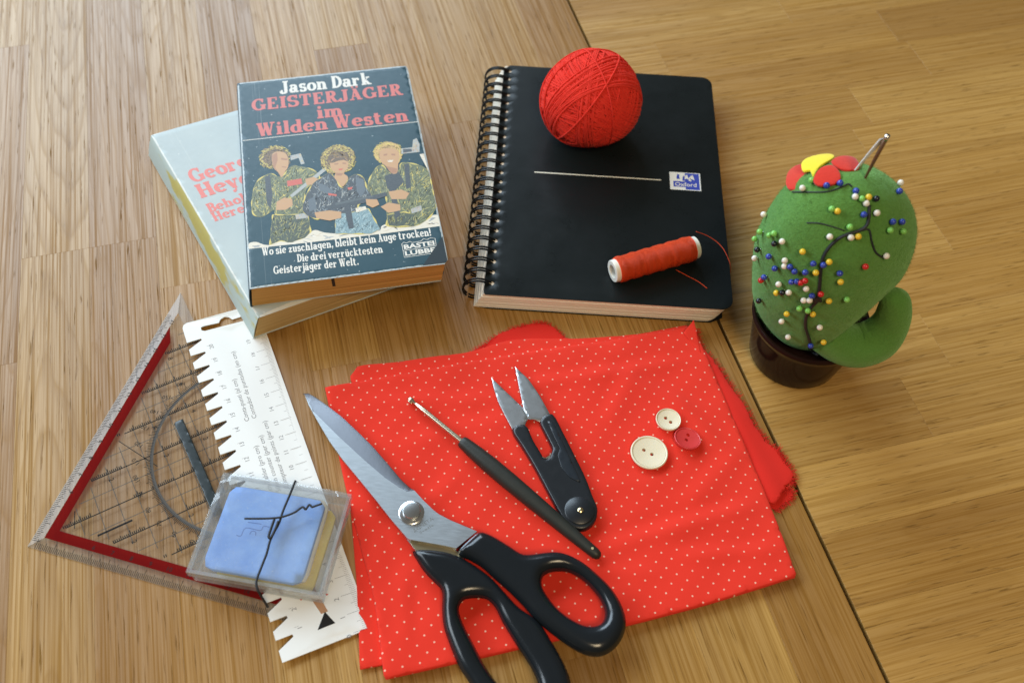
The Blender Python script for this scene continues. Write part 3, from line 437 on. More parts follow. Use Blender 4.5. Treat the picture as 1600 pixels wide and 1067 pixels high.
def slab_text(g, txt, x0, y0, width, cap, z, zf=None, col=None, bold=1.2, slope=0.0):
    """bold slab-serif lettering as flat print"""
    adv = []; tot = 0
    E = lambda q: {'h': lambda: q[2], 'v': lambda: q[1]+TH/2, 'd': lambda: max(q[1], q[3])+q[5]/2, 'a': lambda: q[1]+q[3]+.1, 'o': lambda: q[1]+q[3]}[q[0]]()
    for ch in txt: a = .34 if ch == ' ' else max(E(q) for q in GL[ch])+.07; adv.append(tot); tot += a
    sx = width/tot; sy = cap; n = 0
    for ch, ox in zip(txt, adv):
        for q in GL[ch]:
            n += 1; k = q[0]; zz = z+.0006*(n % 9)
            if k == 'v': w = (q[4] if len(q) > 4 else TH)*bold; P = [(q[1]-w/2, q[2]), (q[1]+w/2, q[2]), (q[1]+w/2, q[3]), (q[1]-w/2, q[3])]
            elif k == 'h': w = q[4]*min(bold, 1.15); P = [(q[1], q[3]-w/2), (q[2], q[3]-w/2), (q[2], q[3]+w/2), (q[1], q[3]+w/2)]
            elif k == 'd': w = q[5]*bold; P = [(q[1]-w/2, q[2]), (q[1]+w/2, q[2]), (q[3]+w/2, q[4]), (q[3]-w/2, q[4])]
            elif k == 'o': P = [(q[1]+q[3]*math.cos(a), q[2]+q[3]*math.sin(a)) for a in np.arange(10)*math.pi/5]
            else:
                A = np.radians(np.linspace(q[5], q[6], max(5, int(abs(q[6]-q[5])/18)))); out = []; inn = []
                for a in A:
                    w = (TN+(TH-TN)*abs(math.cos(a))**1.3)*bold/2; nxv = Vector((math.cos(a)/max(q[3], .01), math.sin(a)/max(q[4], .01))).normalized(); c = Vector((q[1]+q[3]*math.cos(a), q[2]+q[4]*math.sin(a)))
                    out.append(c+nxv*w); inn.append(c-nxv*w)
                m = len(out); v = []
                for p in out+inn: X = x0+(p[0]+ox)*sx; Y = y0+p[1]*sy+slope*(X-x0); v.append((X, Y, zz+(zf(X, Y) if zf else 0)))
                g.add(v, [(i, i+1, m+i+1, m+i) if q[6] < q[5] else (m+i, m+i+1, i+1, i)[::-1] for i in range(m-1)], col); continue
            v = []
            for p in P: X = x0+(p[0]+ox)*sx; Y = y0+p[1]*sy+slope*(X-x0); v.append((X, Y))
            ar = sum(v[i][0]*v[(i+1) % len(v)][1]-v[(i+1) % len(v)][0]*v[i][1] for i in range(len(v)))
            idx = tuple(range(len(v))); g.add([(X, Y, zz+(zf(X, Y) if zf else 0)) for X, Y in v], [idx if ar > 0 else idx[::-1]], col)
    return g
def sans(g, txt, x, y, size, ang=0.0, z=0, zf=None, col=None, width=None, bold=0.0, align='LEFT', space=1.0):
    """plain sans lettering as flat print; ang turns the reading direction"""
    c = bpy.data.curves.new('lettering', 'FONT'); c.body = txt; c.size = 1; c.offset = bold; c.space_character = space; c.resolution_u = 2
    o = bpy.data.objects.new('lettering', c); me = bpy.data.meshes.new_from_object(o)
    V = np.array([v.co[:2] for v in me.vertices]).reshape(-1, 2); F = [tuple(p.vertices) for p in me.polygons]
    bpy.data.objects.remove(o); bpy.data.curves.remove(c); bpy.data.meshes.remove(me)
    if not len(V): return g
    xm, xM = V[:, 0].min(), V[:, 0].max(); sx = width/(xM-xm) if width else size
    V = np.stack([(V[:, 0]-(xm if align == 'LEFT' else (xm+xM)/2))*sx, V[:, 1]*size], 1); ca, sa = math.cos(ang), math.sin(ang)
    W2 = np.stack([x+V[:, 0]*ca-V[:, 1]*sa, y+V[:, 0]*sa+V[:, 1]*ca], 1)
    return g.add([(p[0], p[1], z+(zf(*p) if zf else 0)) for p in W2], F, col)

# ---------------------------------------------------------------- paperbacks
def page_mat(name, a, b, axis_scale=(3, 3, 1500)):
    t = NT(name); n = t.noise(t.co(scale=axis_scale), 1, 3, .7); n2 = t.noise(t.co(), 45, 4, .6)
    c = t.mix(t.ramp(n, [(.38, 0.0), (.6, 1.0)]), a, tuple(x*.75 for x in b)); c = t.mix(t.math('MULTIPLY', n2, .5), c, tuple(x*.72 for x in a))
    return t.set(col=c, rough=.85, spec=.2, nrm=t.bump(n, .5, .0004)).m
def cover_mat(name, col, W0, L0, wear=(.62, .64, .62), amount=1.0, mott=None, rough=.36):
    """printed card with scuffed edges, creases and specks of bare card"""
    t = NT(name); c = t.co(); sx = t.n('ShaderNodeSeparateXYZ'); t.l(c, sx.inputs[0])
    dx = t.math('MINIMUM', sx.outputs[0], t.math('SUBTRACT', W0*U, sx.outputs[0])); dy = t.math('MINIMUM', sx.outputs[1], t.math('SUBTRACT', L0*U, sx.outputs[1]))
    d = t.math('MINIMUM', dx, dy); n = t.noise(c, 320, 5, .7)
    edge = t.ramp(t.math('ADD', t.math('MULTIPLY', d, 330), t.math('MULTIPLY', n, -.62)), [(0, .9), (.10, 0.0)])
    sp = t.ramp(t.noise(c, 520, 2, .5), [(.735, 0.0), (.77, .8)])
    st = t.ramp(t.noise(t.co(scale=(900, 9, 9)), 1, 3, .6), [(.62, 0.0), (.74, .7)])     # lengthwise creases near the spine
    near = t.ramp(sx.outputs[0], [(0.0, 1.0), (.019, 0.0)])
    k = t.math('MAXIMUM', t.math('MAXIMUM', edge, sp), t.math('MULTIPLY', st, near)); k = t.math('MULTIPLY', k, amount)
    base = t.mix(t.noise(c, 26, 4, .6), tuple(x*.86 for x in col), mott or tuple(min(1, x*1.15) for x in col))
    return t.set(col=t.mix(k, base, wear), rough=t.math('ADD', t.math('MULTIPLY', n, .25), rough-.12), spec=.33, nrm=t.bump(t.noise(c, 140, 4, .6), .12, .0006)).m
def book(name, label, loc, rz, W0, L0, Hh, mats, skew=0.0, dip=None, lean=0.0):
    """paperback: page block, front and back cover, spine; local x runs from spine to fore-edge"""
    t = thing(name, label, 'book', loc, rz)
    sh = lambda g: setattr(g, 'v', [(x*math.cos(skew)-lean*max(0, 1-z/Hh), y+x*math.sin(skew), z) for x, y, z in g.v]) or g
    mc, ms, mp, mbk = mats; zf = dip or (lambda x, y: 0.0); ct = .035
    def rr(x0, x1, y0, y1, r, n=4):
        o = [(x0, y0)]
        for cx_, cy_, a0 in ((x1-r, y0+r, -90), (x1-r, y1-r, 0)): o += [(cx_+r*math.cos(R(a0+90*i/n)), cy_+r*math.sin(R(a0+90*i/n))) for i in range(n+1)]
        return o+[(x0, y1)]
    v, f = puff(rr(.12, W0-.10, .06, L0-.06, .08), ct+.002, Hh-ct-.002, 0, 0, step=.7, zf=lambda x, y: 0); g = G(); g.add([(x, y, z+(zf(x, y) if z > Hh/2 else 0)) for x, y, z in v], f); obj('page_block', sh(g), mp, t)
    v, f = puff(rr(.02, W0, 0, L0, .18), Hh-ct, Hh, .012, 0, step=.45, zf=zf); obj('front_cover', sh(G().add(v, f)), mc, t)
    v, f = puff(rr(.02, W0, 0, L0, .18), 0, ct, 0, 0, step=.8); obj('back_cover', sh(G().add(v, f)), mbk, t)
    prof = [(.14, .004), (.05, .012), (0, .06), (-.03, Hh*.3), (-.045, Hh*.5), (-.03, Hh*.7), (0, Hh-.06), (.05, Hh-.008), (.14, Hh-.003)]
    inn = [(x+.045, min(max(z, .04), Hh-.04)) for x, z in prof]; pr = prof+inn[::-1]; n = len(pr); m = 24; v = []; f = []
    for j in range(m+1): v += [(x, L0*j/m, z) for x, z in pr]
    for j in range(m): f += [(j*n+i, (j+1)*n+i, (j+1)*n+(i+1) % n, j*n+(i+1) % n)[::-1] for i in range(n)]
    f += [tuple(range(n)), tuple(range(m*n, m*n+n))[::-1]]
    obj('spine', sh(G().add(v, f)), ms, t, 50)
    return t, sh
# lower, pale blue
bx, by, brz = T['lower']; LW, LL, LH = 11.1, 17.5, 1.62
M_lo = cover_mat('pale_blue_card', (.46, .545, .57), LW, LL, (.78, .79, .74), .8, (.54, .60, .59), .5)
t_ = NT('stained_spine'); c_ = t_.co()
t_.set(col=t_.mix(t_.ramp(t_.noise(t_.co(scale=(40, 14, 60)), 1, 4, .65), [(.5, 0.0), (.56, .85)]), (.42, .50, .48), (.46, .38, .06)), rough=.6, nrm=t_.bump(t_.noise(c_, 180, 4), .3, .0006)); M_lospine = t_.m
M_lopage = page_mat('yellowed_pages', (.62, .43, .19), (.48, .31, .11)); M_loback = plain('pale_back_card', (.5, .58, .6), .6)
lo, lsh = book('paperback_book', 'pale blue paperback with red author lettering lying under the dark blue book', (bx, by, .1), brz, LW, LL, LH, (M_lo, M_lospine, M_lopage, M_loback), skew=-.10, lean=.62)
M_coral = ink('coral_ink', (.78, .17, .13), .45, .1); M_white_ink = ink('white_ink', (.82, .80, .74), .5, .1); M_red_ink = ink('faded_red_ink', (.66, .13, .11), .45, .1)
g = G(); slab_text(g, 'George', .75, 11.95+.1, 4.6, 1.28, LH+.004, bold=1.35); slab_text(g, 'Heyer', .72, 10.45+.1, 4.3, 1.28, LH+.004, bold=1.35); obj('author_name', lsh(g), M_coral, lo, 0)
g = G(); slab_text(g, 'Behold,', .72, 9.08+.05, 3.2, .8, LH+.004, bold=1.35); slab_text(g, "Here's", .72, 8.28, 2.62, .8, LH+.004, bold=1.35); obj('title_lettering', lsh(g), M_coral, lo, 0)
# upper, dark blue
kx, ky, krz, KW, KL, KZ = T['book']; KB = .1+LH+.015; KH = KZ-KB
kdip = lambda x, y: -.10*max(0, min(1, (x-9.2)/2.2))*max(0, min(1, (2.0-y)/2.0))+.03*math.sin(x*.55+.6)*max(0, 1-y/3)
M_dk = cover_mat('dark_blue_card', (.018, .058, .082), KW, KL, (.50, .56, .58), 1.0, (.028, .082, .110), .40)
t_ = NT('dark_blue_spine'); t_.set(col=t_.mix(t_.ramp(t_.noise(t_.co(scale=(60, 20, 200)), 1, 4, .6), [(.62, 0.0), (.7, .7)]), (.05, .09, .12), (.5, .54, .55)), rough=.5); M_dkspine = t_.m
M_dkpage = page_mat('browned_pages', (.66, .38, .12), (.52, .27, .075))
bk, ksh = book('paperback_book', 'dark blue paperback with three armed figures on its cover, on top of another book', (kx, ky, KB), krz, KW, KL, KH, (M_dk, M_dkspine, M_dkpage, M_dk), dip=kdip, lean=.25)
kz = KH+.004
g = slab_text(G(), 'Jason Dark', 2.82, 16.28, 6.1, 1.22, kz, kdip, bold=1.3); obj('author_name', g, M_white_ink, bk, 0)
g = G(); slab_text(g, 'GEISTERJÄGER', .85, 14.88, 10.05, 1.13, kz, kdip, bold=1.3); slab_text(g, 'im', 5.0, 13.48, 1.72, 1.22, kz, kdip, bold=1.3); slab_text(g, 'Wilden Westen', 1.1, 12.42, 9.8, 1.22, kz, kdip, bold=1.3, slope=-.012); obj('title_lettering', g, M_red_ink, bk, 0)
g = G().ribbon([(.12, 12.2), (4, 12.18), (8, 12.15), (KW-.06, 12.12)], .05, kz, zf=kdip); obj('rule_line', g, M_white_ink, bk, 0)
g = G(); slab_text(g, 'Wo sie zuschlagen, bleibt kein Auge trocken!', .86, 2.36, 9.95, .62, kz, kdip, slope=-.014); slab_text(g, 'Die drei verrücktesten', 2.82, 1.52, 5.0, .60, kz, kdip, slope=-.02); slab_text(g, 'Geisterjäger der Welt.', 1.42, .84, 4.9, .60, kz, kdip, slope=-.02); obj('blurb_lettering', g, M_white_ink, bk, 0)
# publisher mark: a double frame with a notched top
g = G(); q = [(8.98, .84), (10.95, .88), (10.97, 1.98), (10.72, 2.06), (10.5, 1.96), (10.3, 2.06), (10.1, 1.9), (9.6, 1.88), (9.45, 2.0), (9.25, 1.9), (9.1, 2.0), (8.97, 1.88)]
g.ribbon(q, .035, kz, zf=kdip, closed=True); g.ribbon([(8.98, 1.36), (9.9, 1.38), (10.95, 1.41)], .035, kz+.001, zf=kdip)
sans(g, 'BASTEI', 9.06, 1.46, .46, .02, kz+.002, kdip, width=1.82, bold=.035); sans(g, 'LUBBE', 9.06, .95, .46, .02, kz+.002, kdip, width=1.82, bold=.035); obj('publisher_mark', g, M_white_ink, bk, 0)
# the cover picture: generic figures, flat print
g = G(); zz = kz; ART = [[[0.8,0.74,0.62],0.0,[0.12,3.02],[0.14,3.45],[0.56,3.49],[0.96,3.22],[1.37,3.12],[1.89,3.35],[2.63,3.09],[3.6,3.63],[4.04,3.84],[4.53,3.56],[5.19,3.36],[6.19,3.16],[7.74,3.17],[7.95,3.46],[8.4,3.62],[8.8,3.29],[10.02,3.34],[10.87,3.76],[11.32,3.83],[11.56,3.55],[11.49,2.89]],[[0.05,0.07,0.035],1.0,[1.64,5.48],[1.5,4.57],[1.33,3.11],[1.97,3.34],[2.54,3.1],[3.4,3.32],[3.77,3.71],[3.72,5.24]],[[0.42,0.44,0.43],0.0,[3.0,10.34],[3.68,10.45],[3.86,9.49],[3.63,9.44],[3.52,10.06],[3.03,9.92]],[[0.12,0.14,0.055],1.0,[1.75,8.99],[1.17,8.73],[0.75,8.24],[0.5,7.24],[0.43,6.16],[0.54,5.67],[0.82,5.45],[1.17,5.5],[1.75,5.88],[1.89,5.44],[3.68,5.28],[3.77,5.83],[3.64,6.58],[3.85,7.41],[4.54,7.72],[4.66,8.33],[4.28,8.9],[3.6,9.27],[2.98,9.38],[2.32,8.54]],[[0.03,0.042,0.055],0.0,[1.34,8.7],[1.66,8.9],[1.73,7.15],[1.54,5.98],[1.35,6.49]],[[0.13,0.075,0.03],2.0,[1.17,10.45],[1.29,11.02],[1.66,11.33],[2.21,11.34],[2.73,10.98],[2.97,10.35],[2.95,9.64],[2.72,9.55],[1.82,9.44],[1.39,9.61],[1.19,10.06]],[[0.58,0.33,0.15],0.0,[1.87,10.53],[2.22,10.86],[2.71,10.65],[2.88,10.04],[2.82,9.37],[2.59,8.97],[2.37,8.53],[2.16,9.04],[1.93,9.43]],[[0.42,0.2,0.1],0.0,[1.87,10.53],[2.22,10.8],[2.22,10.08],[2.02,9.45],[2.16,9.04],[1.93,9.43]],[[0.42,0.2,0.1],0.0,[2.43,10.24],[2.83,10.11],[2.8,9.96],[2.43,10.07]],[[0.42,0.2,0.1],0.0,[2.45,9.5],[2.71,9.41],[2.69,9.31],[2.43,9.41]],[[0.62,0.1,0.06],0.0,[2.66,8.17],[3.56,8.23],[3.59,7.76],[2.68,7.68]],[[0.42,0.44,0.43],0.0,[2.76,6.91],[2.88,6.71],[5.26,8.8],[5.12,9.03]],[[0.58,0.33,0.15],0.0,[1.93,6.51],[2.41,6.79],[2.87,6.59],[2.88,6.05],[2.43,5.76],[1.85,5.83]],[[0.58,0.33,0.15],0.0,[3.78,8.14],[4.32,8.23],[4.73,7.86],[4.39,7.54],[3.83,7.63]],[[0.42,0.44,0.43],0.0,[2.97,5.26],[3.71,5.31],[3.71,4.89],[2.99,4.87]],[[0.42,0.44,0.43],0.0,[9.93,9.82],[10.72,9.82],[10.86,10.49],[11.11,10.61],[11.22,10.03],[11.11,9.32],[9.96,9.34]],[[0.03,0.042,0.055],0.0,[10.11,9.75],[10.65,9.7],[10.64,9.44],[10.08,9.42]],[[0.8,0.74,0.62],0.0,[11.08,9.12],[11.36,9.14],[11.67,7.37],[11.44,7.48]],[[0.12,0.14,0.055],1.0,[8.58,8.61],[7.96,7.99],[7.47,6.79],[7.51,6.02],[8.26,5.98],[8.53,6.0],[8.36,3.98],[8.37,3.39],[9.9,3.13],[10.96,3.75],[11.57,4.87],[11.59,6.6],[11.32,7.79],[10.56,8.36],[9.85,8.55],[9.59,7.95],[9.1,7.65]],[[0.03,0.042,0.055],0.0,[8.68,7.59],[9.54,7.89],[9.81,6.9],[9.18,6.26],[8.68,6.47]],[[0.03,0.042,0.055],0.0,[10.0,8.39],[10.31,8.41],[10.14,6.34],[9.83,6.25]],[[0.05,0.07,0.035],1.0,[8.41,4.33],[8.37,3.39],[9.9,3.13],[10.12,4.03],[9.47,4.38]],[[0.62,0.4,0.13],2.0,[8.23,9.67],[8.41,10.23],[9.0,10.53],[9.64,10.4],[9.96,9.87],[9.88,9.0],[9.58,8.59],[8.53,8.9],[8.31,9.26]],[[0.58,0.33,0.15],0.0,[8.61,9.73],[9.12,10.01],[9.71,9.72],[9.81,9.18],[9.65,8.56],[9.47,7.74],[9.11,7.75],[8.83,8.43],[8.59,8.86]],[[0.42,0.2,0.1],0.0,[8.83,9.5],[9.08,9.52],[9.04,9.36],[8.82,9.34]],[[0.42,0.2,0.1],0.0,[9.33,9.48],[9.58,9.4],[9.54,9.25],[9.31,9.32]],[[0.8,0.74,0.62],0.0,[8.99,8.93],[9.39,8.88],[9.28,8.72],[9.04,8.76]],[[0.42,0.2,0.1],0.0,[8.83,8.43],[9.52,8.09],[9.43,7.72],[9.11,7.75]],[[0.03,0.042,0.055],0.0,[8.75,7.08],[9.12,7.14],[9.18,4.19],[8.87,3.89]],[[0.58,0.33,0.15],0.0,[8.72,6.21],[9.54,6.26],[9.98,5.87],[9.69,5.41],[8.83,5.55]],[[0.58,0.33,0.15],0.0,[8.1,5.04],[8.62,5.31],[9.3,5.01],[9.24,4.54],[8.51,4.46]],[[0.42,0.44,0.43],0.0,[9.89,4.55],[10.53,4.74],[10.53,4.32],[9.89,4.17]],[[0.2,0.33,0.38],1.0,[5.33,4.85],[6.77,5.32],[7.37,4.98],[7.85,3.24],[7.29,2.97],[5.19,3.33]],[[0.03,0.042,0.055],1.0,[4.65,8.02],[5.31,8.41],[5.62,7.86],[5.98,6.98],[6.51,7.83],[6.98,8.01],[7.38,7.56],[7.45,6.67],[7.67,6.08],[7.34,5.71],[6.78,5.42],[6.55,4.88],[4.65,4.94],[4.28,4.65],[3.63,5.12],[3.43,5.65],[3.66,6.58],[4.18,7.6]],[[0.1,0.13,0.16],0.0,[6.86,7.77],[7.32,7.51],[7.35,6.57],[7.02,6.01],[6.82,6.53]],[[0.1,0.13,0.16],0.0,[4.53,7.66],[4.87,7.48],[5.51,6.75],[5.14,6.57],[4.57,7.04]],[[0.1,0.13,0.16],0.0,[3.81,6.31],[4.27,6.6],[4.26,5.51],[3.82,5.35]],[[0.3,0.2,0.06],2.0,[4.84,9.32],[4.96,10.02],[5.42,10.59],[5.99,10.79],[6.61,10.61],[7.0,10.07],[6.92,9.3],[6.7,8.66],[6.55,8.43],[5.31,8.35],[5.16,8.88]],[[0.13,0.075,0.03],2.0,[5.06,9.35],[5.24,10.1],[5.87,10.55],[6.54,10.38],[6.84,9.7],[6.66,8.89],[6.41,8.48],[5.41,8.5],[5.23,8.94]],[[0.58,0.33,0.15],0.0,[5.44,9.35],[5.79,9.68],[6.33,9.63],[6.56,9.23],[6.46,8.63],[6.19,8.24],[6.36,7.98],[6.39,7.7],[5.99,7.07],[5.73,7.59],[5.56,7.99],[5.67,8.35],[5.45,8.75]],[[0.13,0.075,0.03],0.0,[5.39,9.29],[5.79,9.68],[6.33,9.66],[6.6,9.16],[6.31,9.4],[5.94,9.38],[5.62,9.26]],[[0.42,0.2,0.1],0.0,[5.67,9.18],[5.95,9.2],[5.91,9.05],[5.68,9.07]],[[0.42,0.2,0.1],0.0,[6.2,9.19],[6.43,9.12],[6.39,9.0],[6.18,9.06]],[[0.62,0.1,0.06],0.0,[5.88,8.67],[6.19,8.65],[6.08,8.51],[5.93,8.54]],[[0.42,0.2,0.1],0.0,[5.67,8.35],[6.19,8.24],[5.99,8.04],[5.73,8.11]],[[0.03,0.042,0.055],0.0,[4.84,5.65],[8.55,6.18],[8.6,5.86],[7.23,5.51],[4.94,5.28]],[[0.07,0.09,0.1],0.0,[5.42,5.82],[7.74,6.07],[7.74,5.91],[5.42,5.62]],[[0.03,0.042,0.055],0.0,[5.91,5.41],[6.31,5.46],[6.33,3.62],[6.02,3.56]],[[0.58,0.33,0.15],0.0,[4.11,5.24],[5.02,5.26],[5.71,5.02],[5.66,4.53],[4.95,4.42],[4.2,4.75]],[[0.58,0.33,0.15],0.0,[7.28,5.82],[7.96,5.67],[8.05,5.22],[7.62,5.03],[7.28,5.33]],[[0.62,0.1,0.06],0.0,[5.07,6.71],[5.58,6.5],[5.55,6.36],[5.07,6.52]],[[0.62,0.1,0.06],0.0,[6.29,6.97],[6.6,6.97],[6.53,6.77],[6.31,6.77]],[[0.8,0.74,0.62],0.0,[6.58,5.17],[7.2,5.23],[7.24,4.94],[6.59,4.81]]]
yl = (.72, .58, .12)
def stroke(r2, c, an, ln, wd, col, P=None):
    d = np.array((math.cos(an), math.sin(an))); s3 = np.array([c-d*ln/2, c+np.array((-d[1], d[0]))*r2.uniform(-.12, .12)*ln, c+d*ln/2])
    if P is not None and not inside(s3, P).all(): return
    g.ribbon(spline(s3, 3), np.array([.15, .6, .9, 1, .8, .5, .12])*wd, zz+.00002+.00002*(len(g.f) % 9), col, kdip)
for i, a in enumerate(ART):
    col, outl, pts = a[0], a[1], a[2:]
    zz += .0003; P = spline(pts, 3, True) if len(pts) > 8 else np.array(pts); P[:, 0] = np.clip(P[:, 0], .1, KW-.05); r2 = random.Random(i)
    if outl == 2: P = resample(P, .1); P = P+np.array([[r2.uniform(-.07, .07), r2.uniform(-.07, .07)] for _ in P])
    g.poly([tuple(p) for p in P], zz, tuple(col), kdip); x0, y0 = P.min(0); x1, y1 = P.max(0); ar = (x1-x0)*(y1-y0); lum = sum(col)
    if outl == 1:                                             # clothing: folds as brush strokes, a broken yellow rim of light
        for _ in range(int(55*ar)+20):
            c = np.array((r2.uniform(x0, x1), r2.uniform(y0, y1))); an = 1.25+r2.gauss(0, .55)-.9*((c[0]-x0)/(x1-x0)-.5)
            if lum > .2: cc = r2.choice([yl, (.46, .44, .16), (.25, .27, .10), (.03, .045, .025), (.02, .03, .02), (.30, .33, .2)]) if col[2] < .2 else r2.choice([(.45, .6, .62), (.08, .15, .18), (.28, .42, .45)])
            else: cc = r2.choice([(.22, .27, .30), (.012, .016, .02), (.45, .47, .45), (.08, .1, .12), (.016, .02, .026)]) if col[2] > col[1]*.9 else r2.choice([(.25, .27, .09), (.02, .03, .018), (.4, .36, .1), (.03, .04, .025)])
            stroke(r2, c, an, r2.uniform(.12, .6), r2.uniform(.02, .06), cc, P)
        L = resample(P, .1); zz += .0003; g.ribbon(L, [max(.006, .05*math.sin(j*.61+i)+.045*math.sin(j*.23+2*i)+.02) for j in range(len(L))], zz, yl, kdip, True)
    elif outl == 2:                                           # hair: strands, lit at the rim
        ce = P.mean(0)
        for _ in range(int(110*ar)+60):
            c = np.array((r2.uniform(x0, x1), r2.uniform(y0, y1))); v_ = c-ce; rim = np.linalg.norm(v_/np.array((x1-x0, y1-y0))*2); an = math.atan2(v_[1], v_[0])+1.3+r2.gauss(0, .4)
            if rim > 1.04: continue
            stroke(r2, c, an, r2.uniform(.1, .28), r2.uniform(.02, .05), yl if rim > .72 and r2.random() < .75 else r2.choice([(.05, .025, .012), (.2, .11, .03), (.36, .22, .06)]), P if rim < .7 else None)
    elif lum > 1.2 and ar < 2.5:                              # skin and pale areas: a few modelling strokes
        for _ in range(int(60*ar)+5):
            c = np.array((r2.uniform(x0, x1), r2.uniform(y0, y1))); stroke(r2, c, r2.uniform(0, 3), r2.uniform(.08, .22), r2.uniform(.015, .04), r2.choice([(.72, .48, .24), (.36, .16, .07), (.5, .26, .11), (.75, .52, .15)]), P)
    elif ar > 3 and lum > 1.5:                                # drifting smoke along the foot of the picture
        for _ in range(160):
            c = np.array((r2.uniform(x0, x1), r2.uniform(y0, y1))); stroke(r2, c, r2.gauss(0, .5), r2.uniform(.2, .7), r2.uniform(.04, .12), r2.choice([(.45, .46, .46), (.7, .62, .48), (.85, .82, .74), (.3, .33, .35)]), P)
obj('cover_picture', g, ink('picture_inks', None, .42, .1), bk, 0)
# folded corner of the cover and the dark nick in the lower page edge
g = G().poly([(9.95, .06), (KW-.22, .07), (KW-.06, .24), (KW-.05, 2.05)], kz+.001, None, kdip); o = obj('creased_corner', g, plain('creased_card', (.014, .026, .034), .5), bk, 0); o['label'] = 'dark creased corner of the cover'
g = G().box(4.62, 4.80, .045, .065, .5*KH, KH-.05); obj('page_nick', g, plain('nick_ink', (.03, .02, .015), .8), bk, 0)

# ---------------------------------------------------------------- spiral notebook
ox, oy, orz, NW, NL, NZ = T['notebook']
nb = thing('spiral_notebook', 'black spiral bound notebook with white page edges on the table', 'notebook', (ox, oy, 0), orz)
def nb_outline(x0, w, l, r=.75, ch=.45):
    o = [(x0, ch*.3), (x0+.1, 0)]
    for cx_, cy_, a0 in ((x0+w-r, r, -90), (x0+w-r, l-r, 0)): o += [(cx_+r*math.cos(R(a0+15*i)), cy_+r*math.sin(R(a0+15*i))) for i in range(7)]
    return o+[(x0+ch, l), (x0, l-ch)]
PIT = .847; NR = 24; y_first = (NL-PIT*(NR-1))/2+.1
hole = lambda cx_, cy_, r=.165: [(cx_+r*1.05*math.cos(a), cy_+r*math.sin(a)) for a in np.arange(10)*math.pi/5]
M_ncov = NT('black_notebook_cover'); c_ = M_ncov.co(); M_ncov.set(col=M_ncov.mix(M_ncov.noise(c_, 30, 4), (.006, .0085, .009), (.010, .013, .0135)), spec=.20, rough=M_ncov.math('ADD', M_ncov.math('MULTIPLY', M_ncov.noise(c_, 34, 6, .7), .34), .14), nrm=M_ncov.bump(M_ncov.noise(c_, 1500, 2), .06, .0002)); M_ncov = M_ncov.m
t_ = NT('notebook_pages'); n_ = t_.noise(t_.co(scale=(2, 2, 1500)), 1, 2, .6); n2_ = t_.noise(t_.co(scale=(1, 1, 260)), 1, 3, .6)
t_.set(col=t_.mix(t_.ramp(n2_, [(.42, 0.0), (.6, 1.0)]), (.86, .82, .72), (.74, .64, .52)), rough=.8, nrm=t_.bump(n_, .5, .0004)); M_npg = t_.m
holes = [hole(.42, y_first+PIT*i) for i in range(NR)]
v, f = puff(nb_outline(0, NW, NL), NZ-.055, NZ, .012, 0, holes=holes, step=.5, res=False)
obj('front_cover', G().add(v, f), M_ncov, nb, 40)
v, f = puff(nb_outline(-.55, NW+.25, NL), 0, .055, 0, 0, step=.9); obj('back_cover', G().add(v, f), M_ncov, nb)
# leaves lean over, so the stack is sheared to the left towards the bottom
ol = nb_outline(0, NW-.12, NL-.1, .7, .12); k = len(ol)
rp = random.Random(21); nsec = 11; z_a = .06
for i in range(nsec):                                        # leaves shift against each other in small bundles
    z_b = .06+(NZ-.13)*(i+1)/nsec; dx_, dy_ = rp.uniform(-.035, .035), rp.uniform(-.03, .03); v = []
    for z in (z_a, z_b-.012): v += [(x-.62*(1-z/NZ)+dx_, y+.05+dy_, z) for x, y in ol]
    f = [(q, (q+1) % k, k+(q+1) % k, k+q) for q in range(k)]+[tuple(range(k, 2*k)), tuple(range(k))[::-1]]
    obj('page_bundle', G().add(v, f), M_npg, nb, 30); z_a = z_b
M_wire = plain('black_coated_wire', (.007, .008, .009), .34, .18, rv=.05)
wg = G(); cxr, czr, rr_ = -.36, NZ*.5+.08, NZ*.5+.16
for s_ in (-1, 1):
    pts = []
    for a in np.linspace(-130, 220, 26):
        pts.append((cxr+(rr_+.08)*math.cos(R(a)), s_*.095+.03*math.sin(R(a)), max(.035, czr+(rr_-.03)*math.sin(R(a)))))
    wg.tube(pts, .06, 6)
wire = obj('wire_loop', wg, M_wire, nb); wire.location = (0, y_first*U, 0)
for i in range(1, NR):
    c = wire.copy(); COL.objects.link(c); c.parent = nb; c.location = (0, (y_first+PIT*i)*U, 0)
g = G().box(2.62, 11.0, 10.36, 10.45, NZ+.001, NZ+.005); obj('title_line', g, plain('cream_print', (.72, .68, .56), .6), nb, 0)
lx, ly = 11.58, 9.62; lw, lh = 2.03, 1.60
lb = obj('brand_label', G().box(lx, lx+lw, ly, ly+lh, NZ+.001, NZ+.006), plain('white_label', (.80, .80, .76), .5), nb, 0)
M_blue = plain('label_blue', (.035, .06, .42), .5)
obj('blue_half', G().box(lx+lw*.5, lx+lw*.96, ly+.06, ly+lh-.06, NZ+.006, NZ+.008), M_blue, lb, 0)
obj('blue_band', G().box(lx+lw*.11, lx+lw*.5, ly+.27, ly+.78, NZ+.006, NZ+.008), M_blue, lb, 0)
g = sans(G(), 'Oxford', lx+lw*.16, ly+.34, .5, 0, NZ+.0095, width=lw*.7, bold=.012); obj('brand_lettering', g, M_white_ink, lb, 0)
g = G()
for x, y, s_ in ((.28, 1.15, .24), (.46, 1.0, .2)): g.poly([(lx+lw*x-s_*.5, ly+y-.17), (lx+lw*x+s_*.5, ly+y-.17), (lx+lw*x+s_*.25, ly+y+.05), (lx+lw*x+s_*.35, ly+y+.22), (lx+lw*x-s_*.2, ly+y+.3), (lx+lw*x-s_*.45, ly+y+.05)], NZ+.009)
obj('blue_emblem', g, M_blue, lb, 0)
g = G()
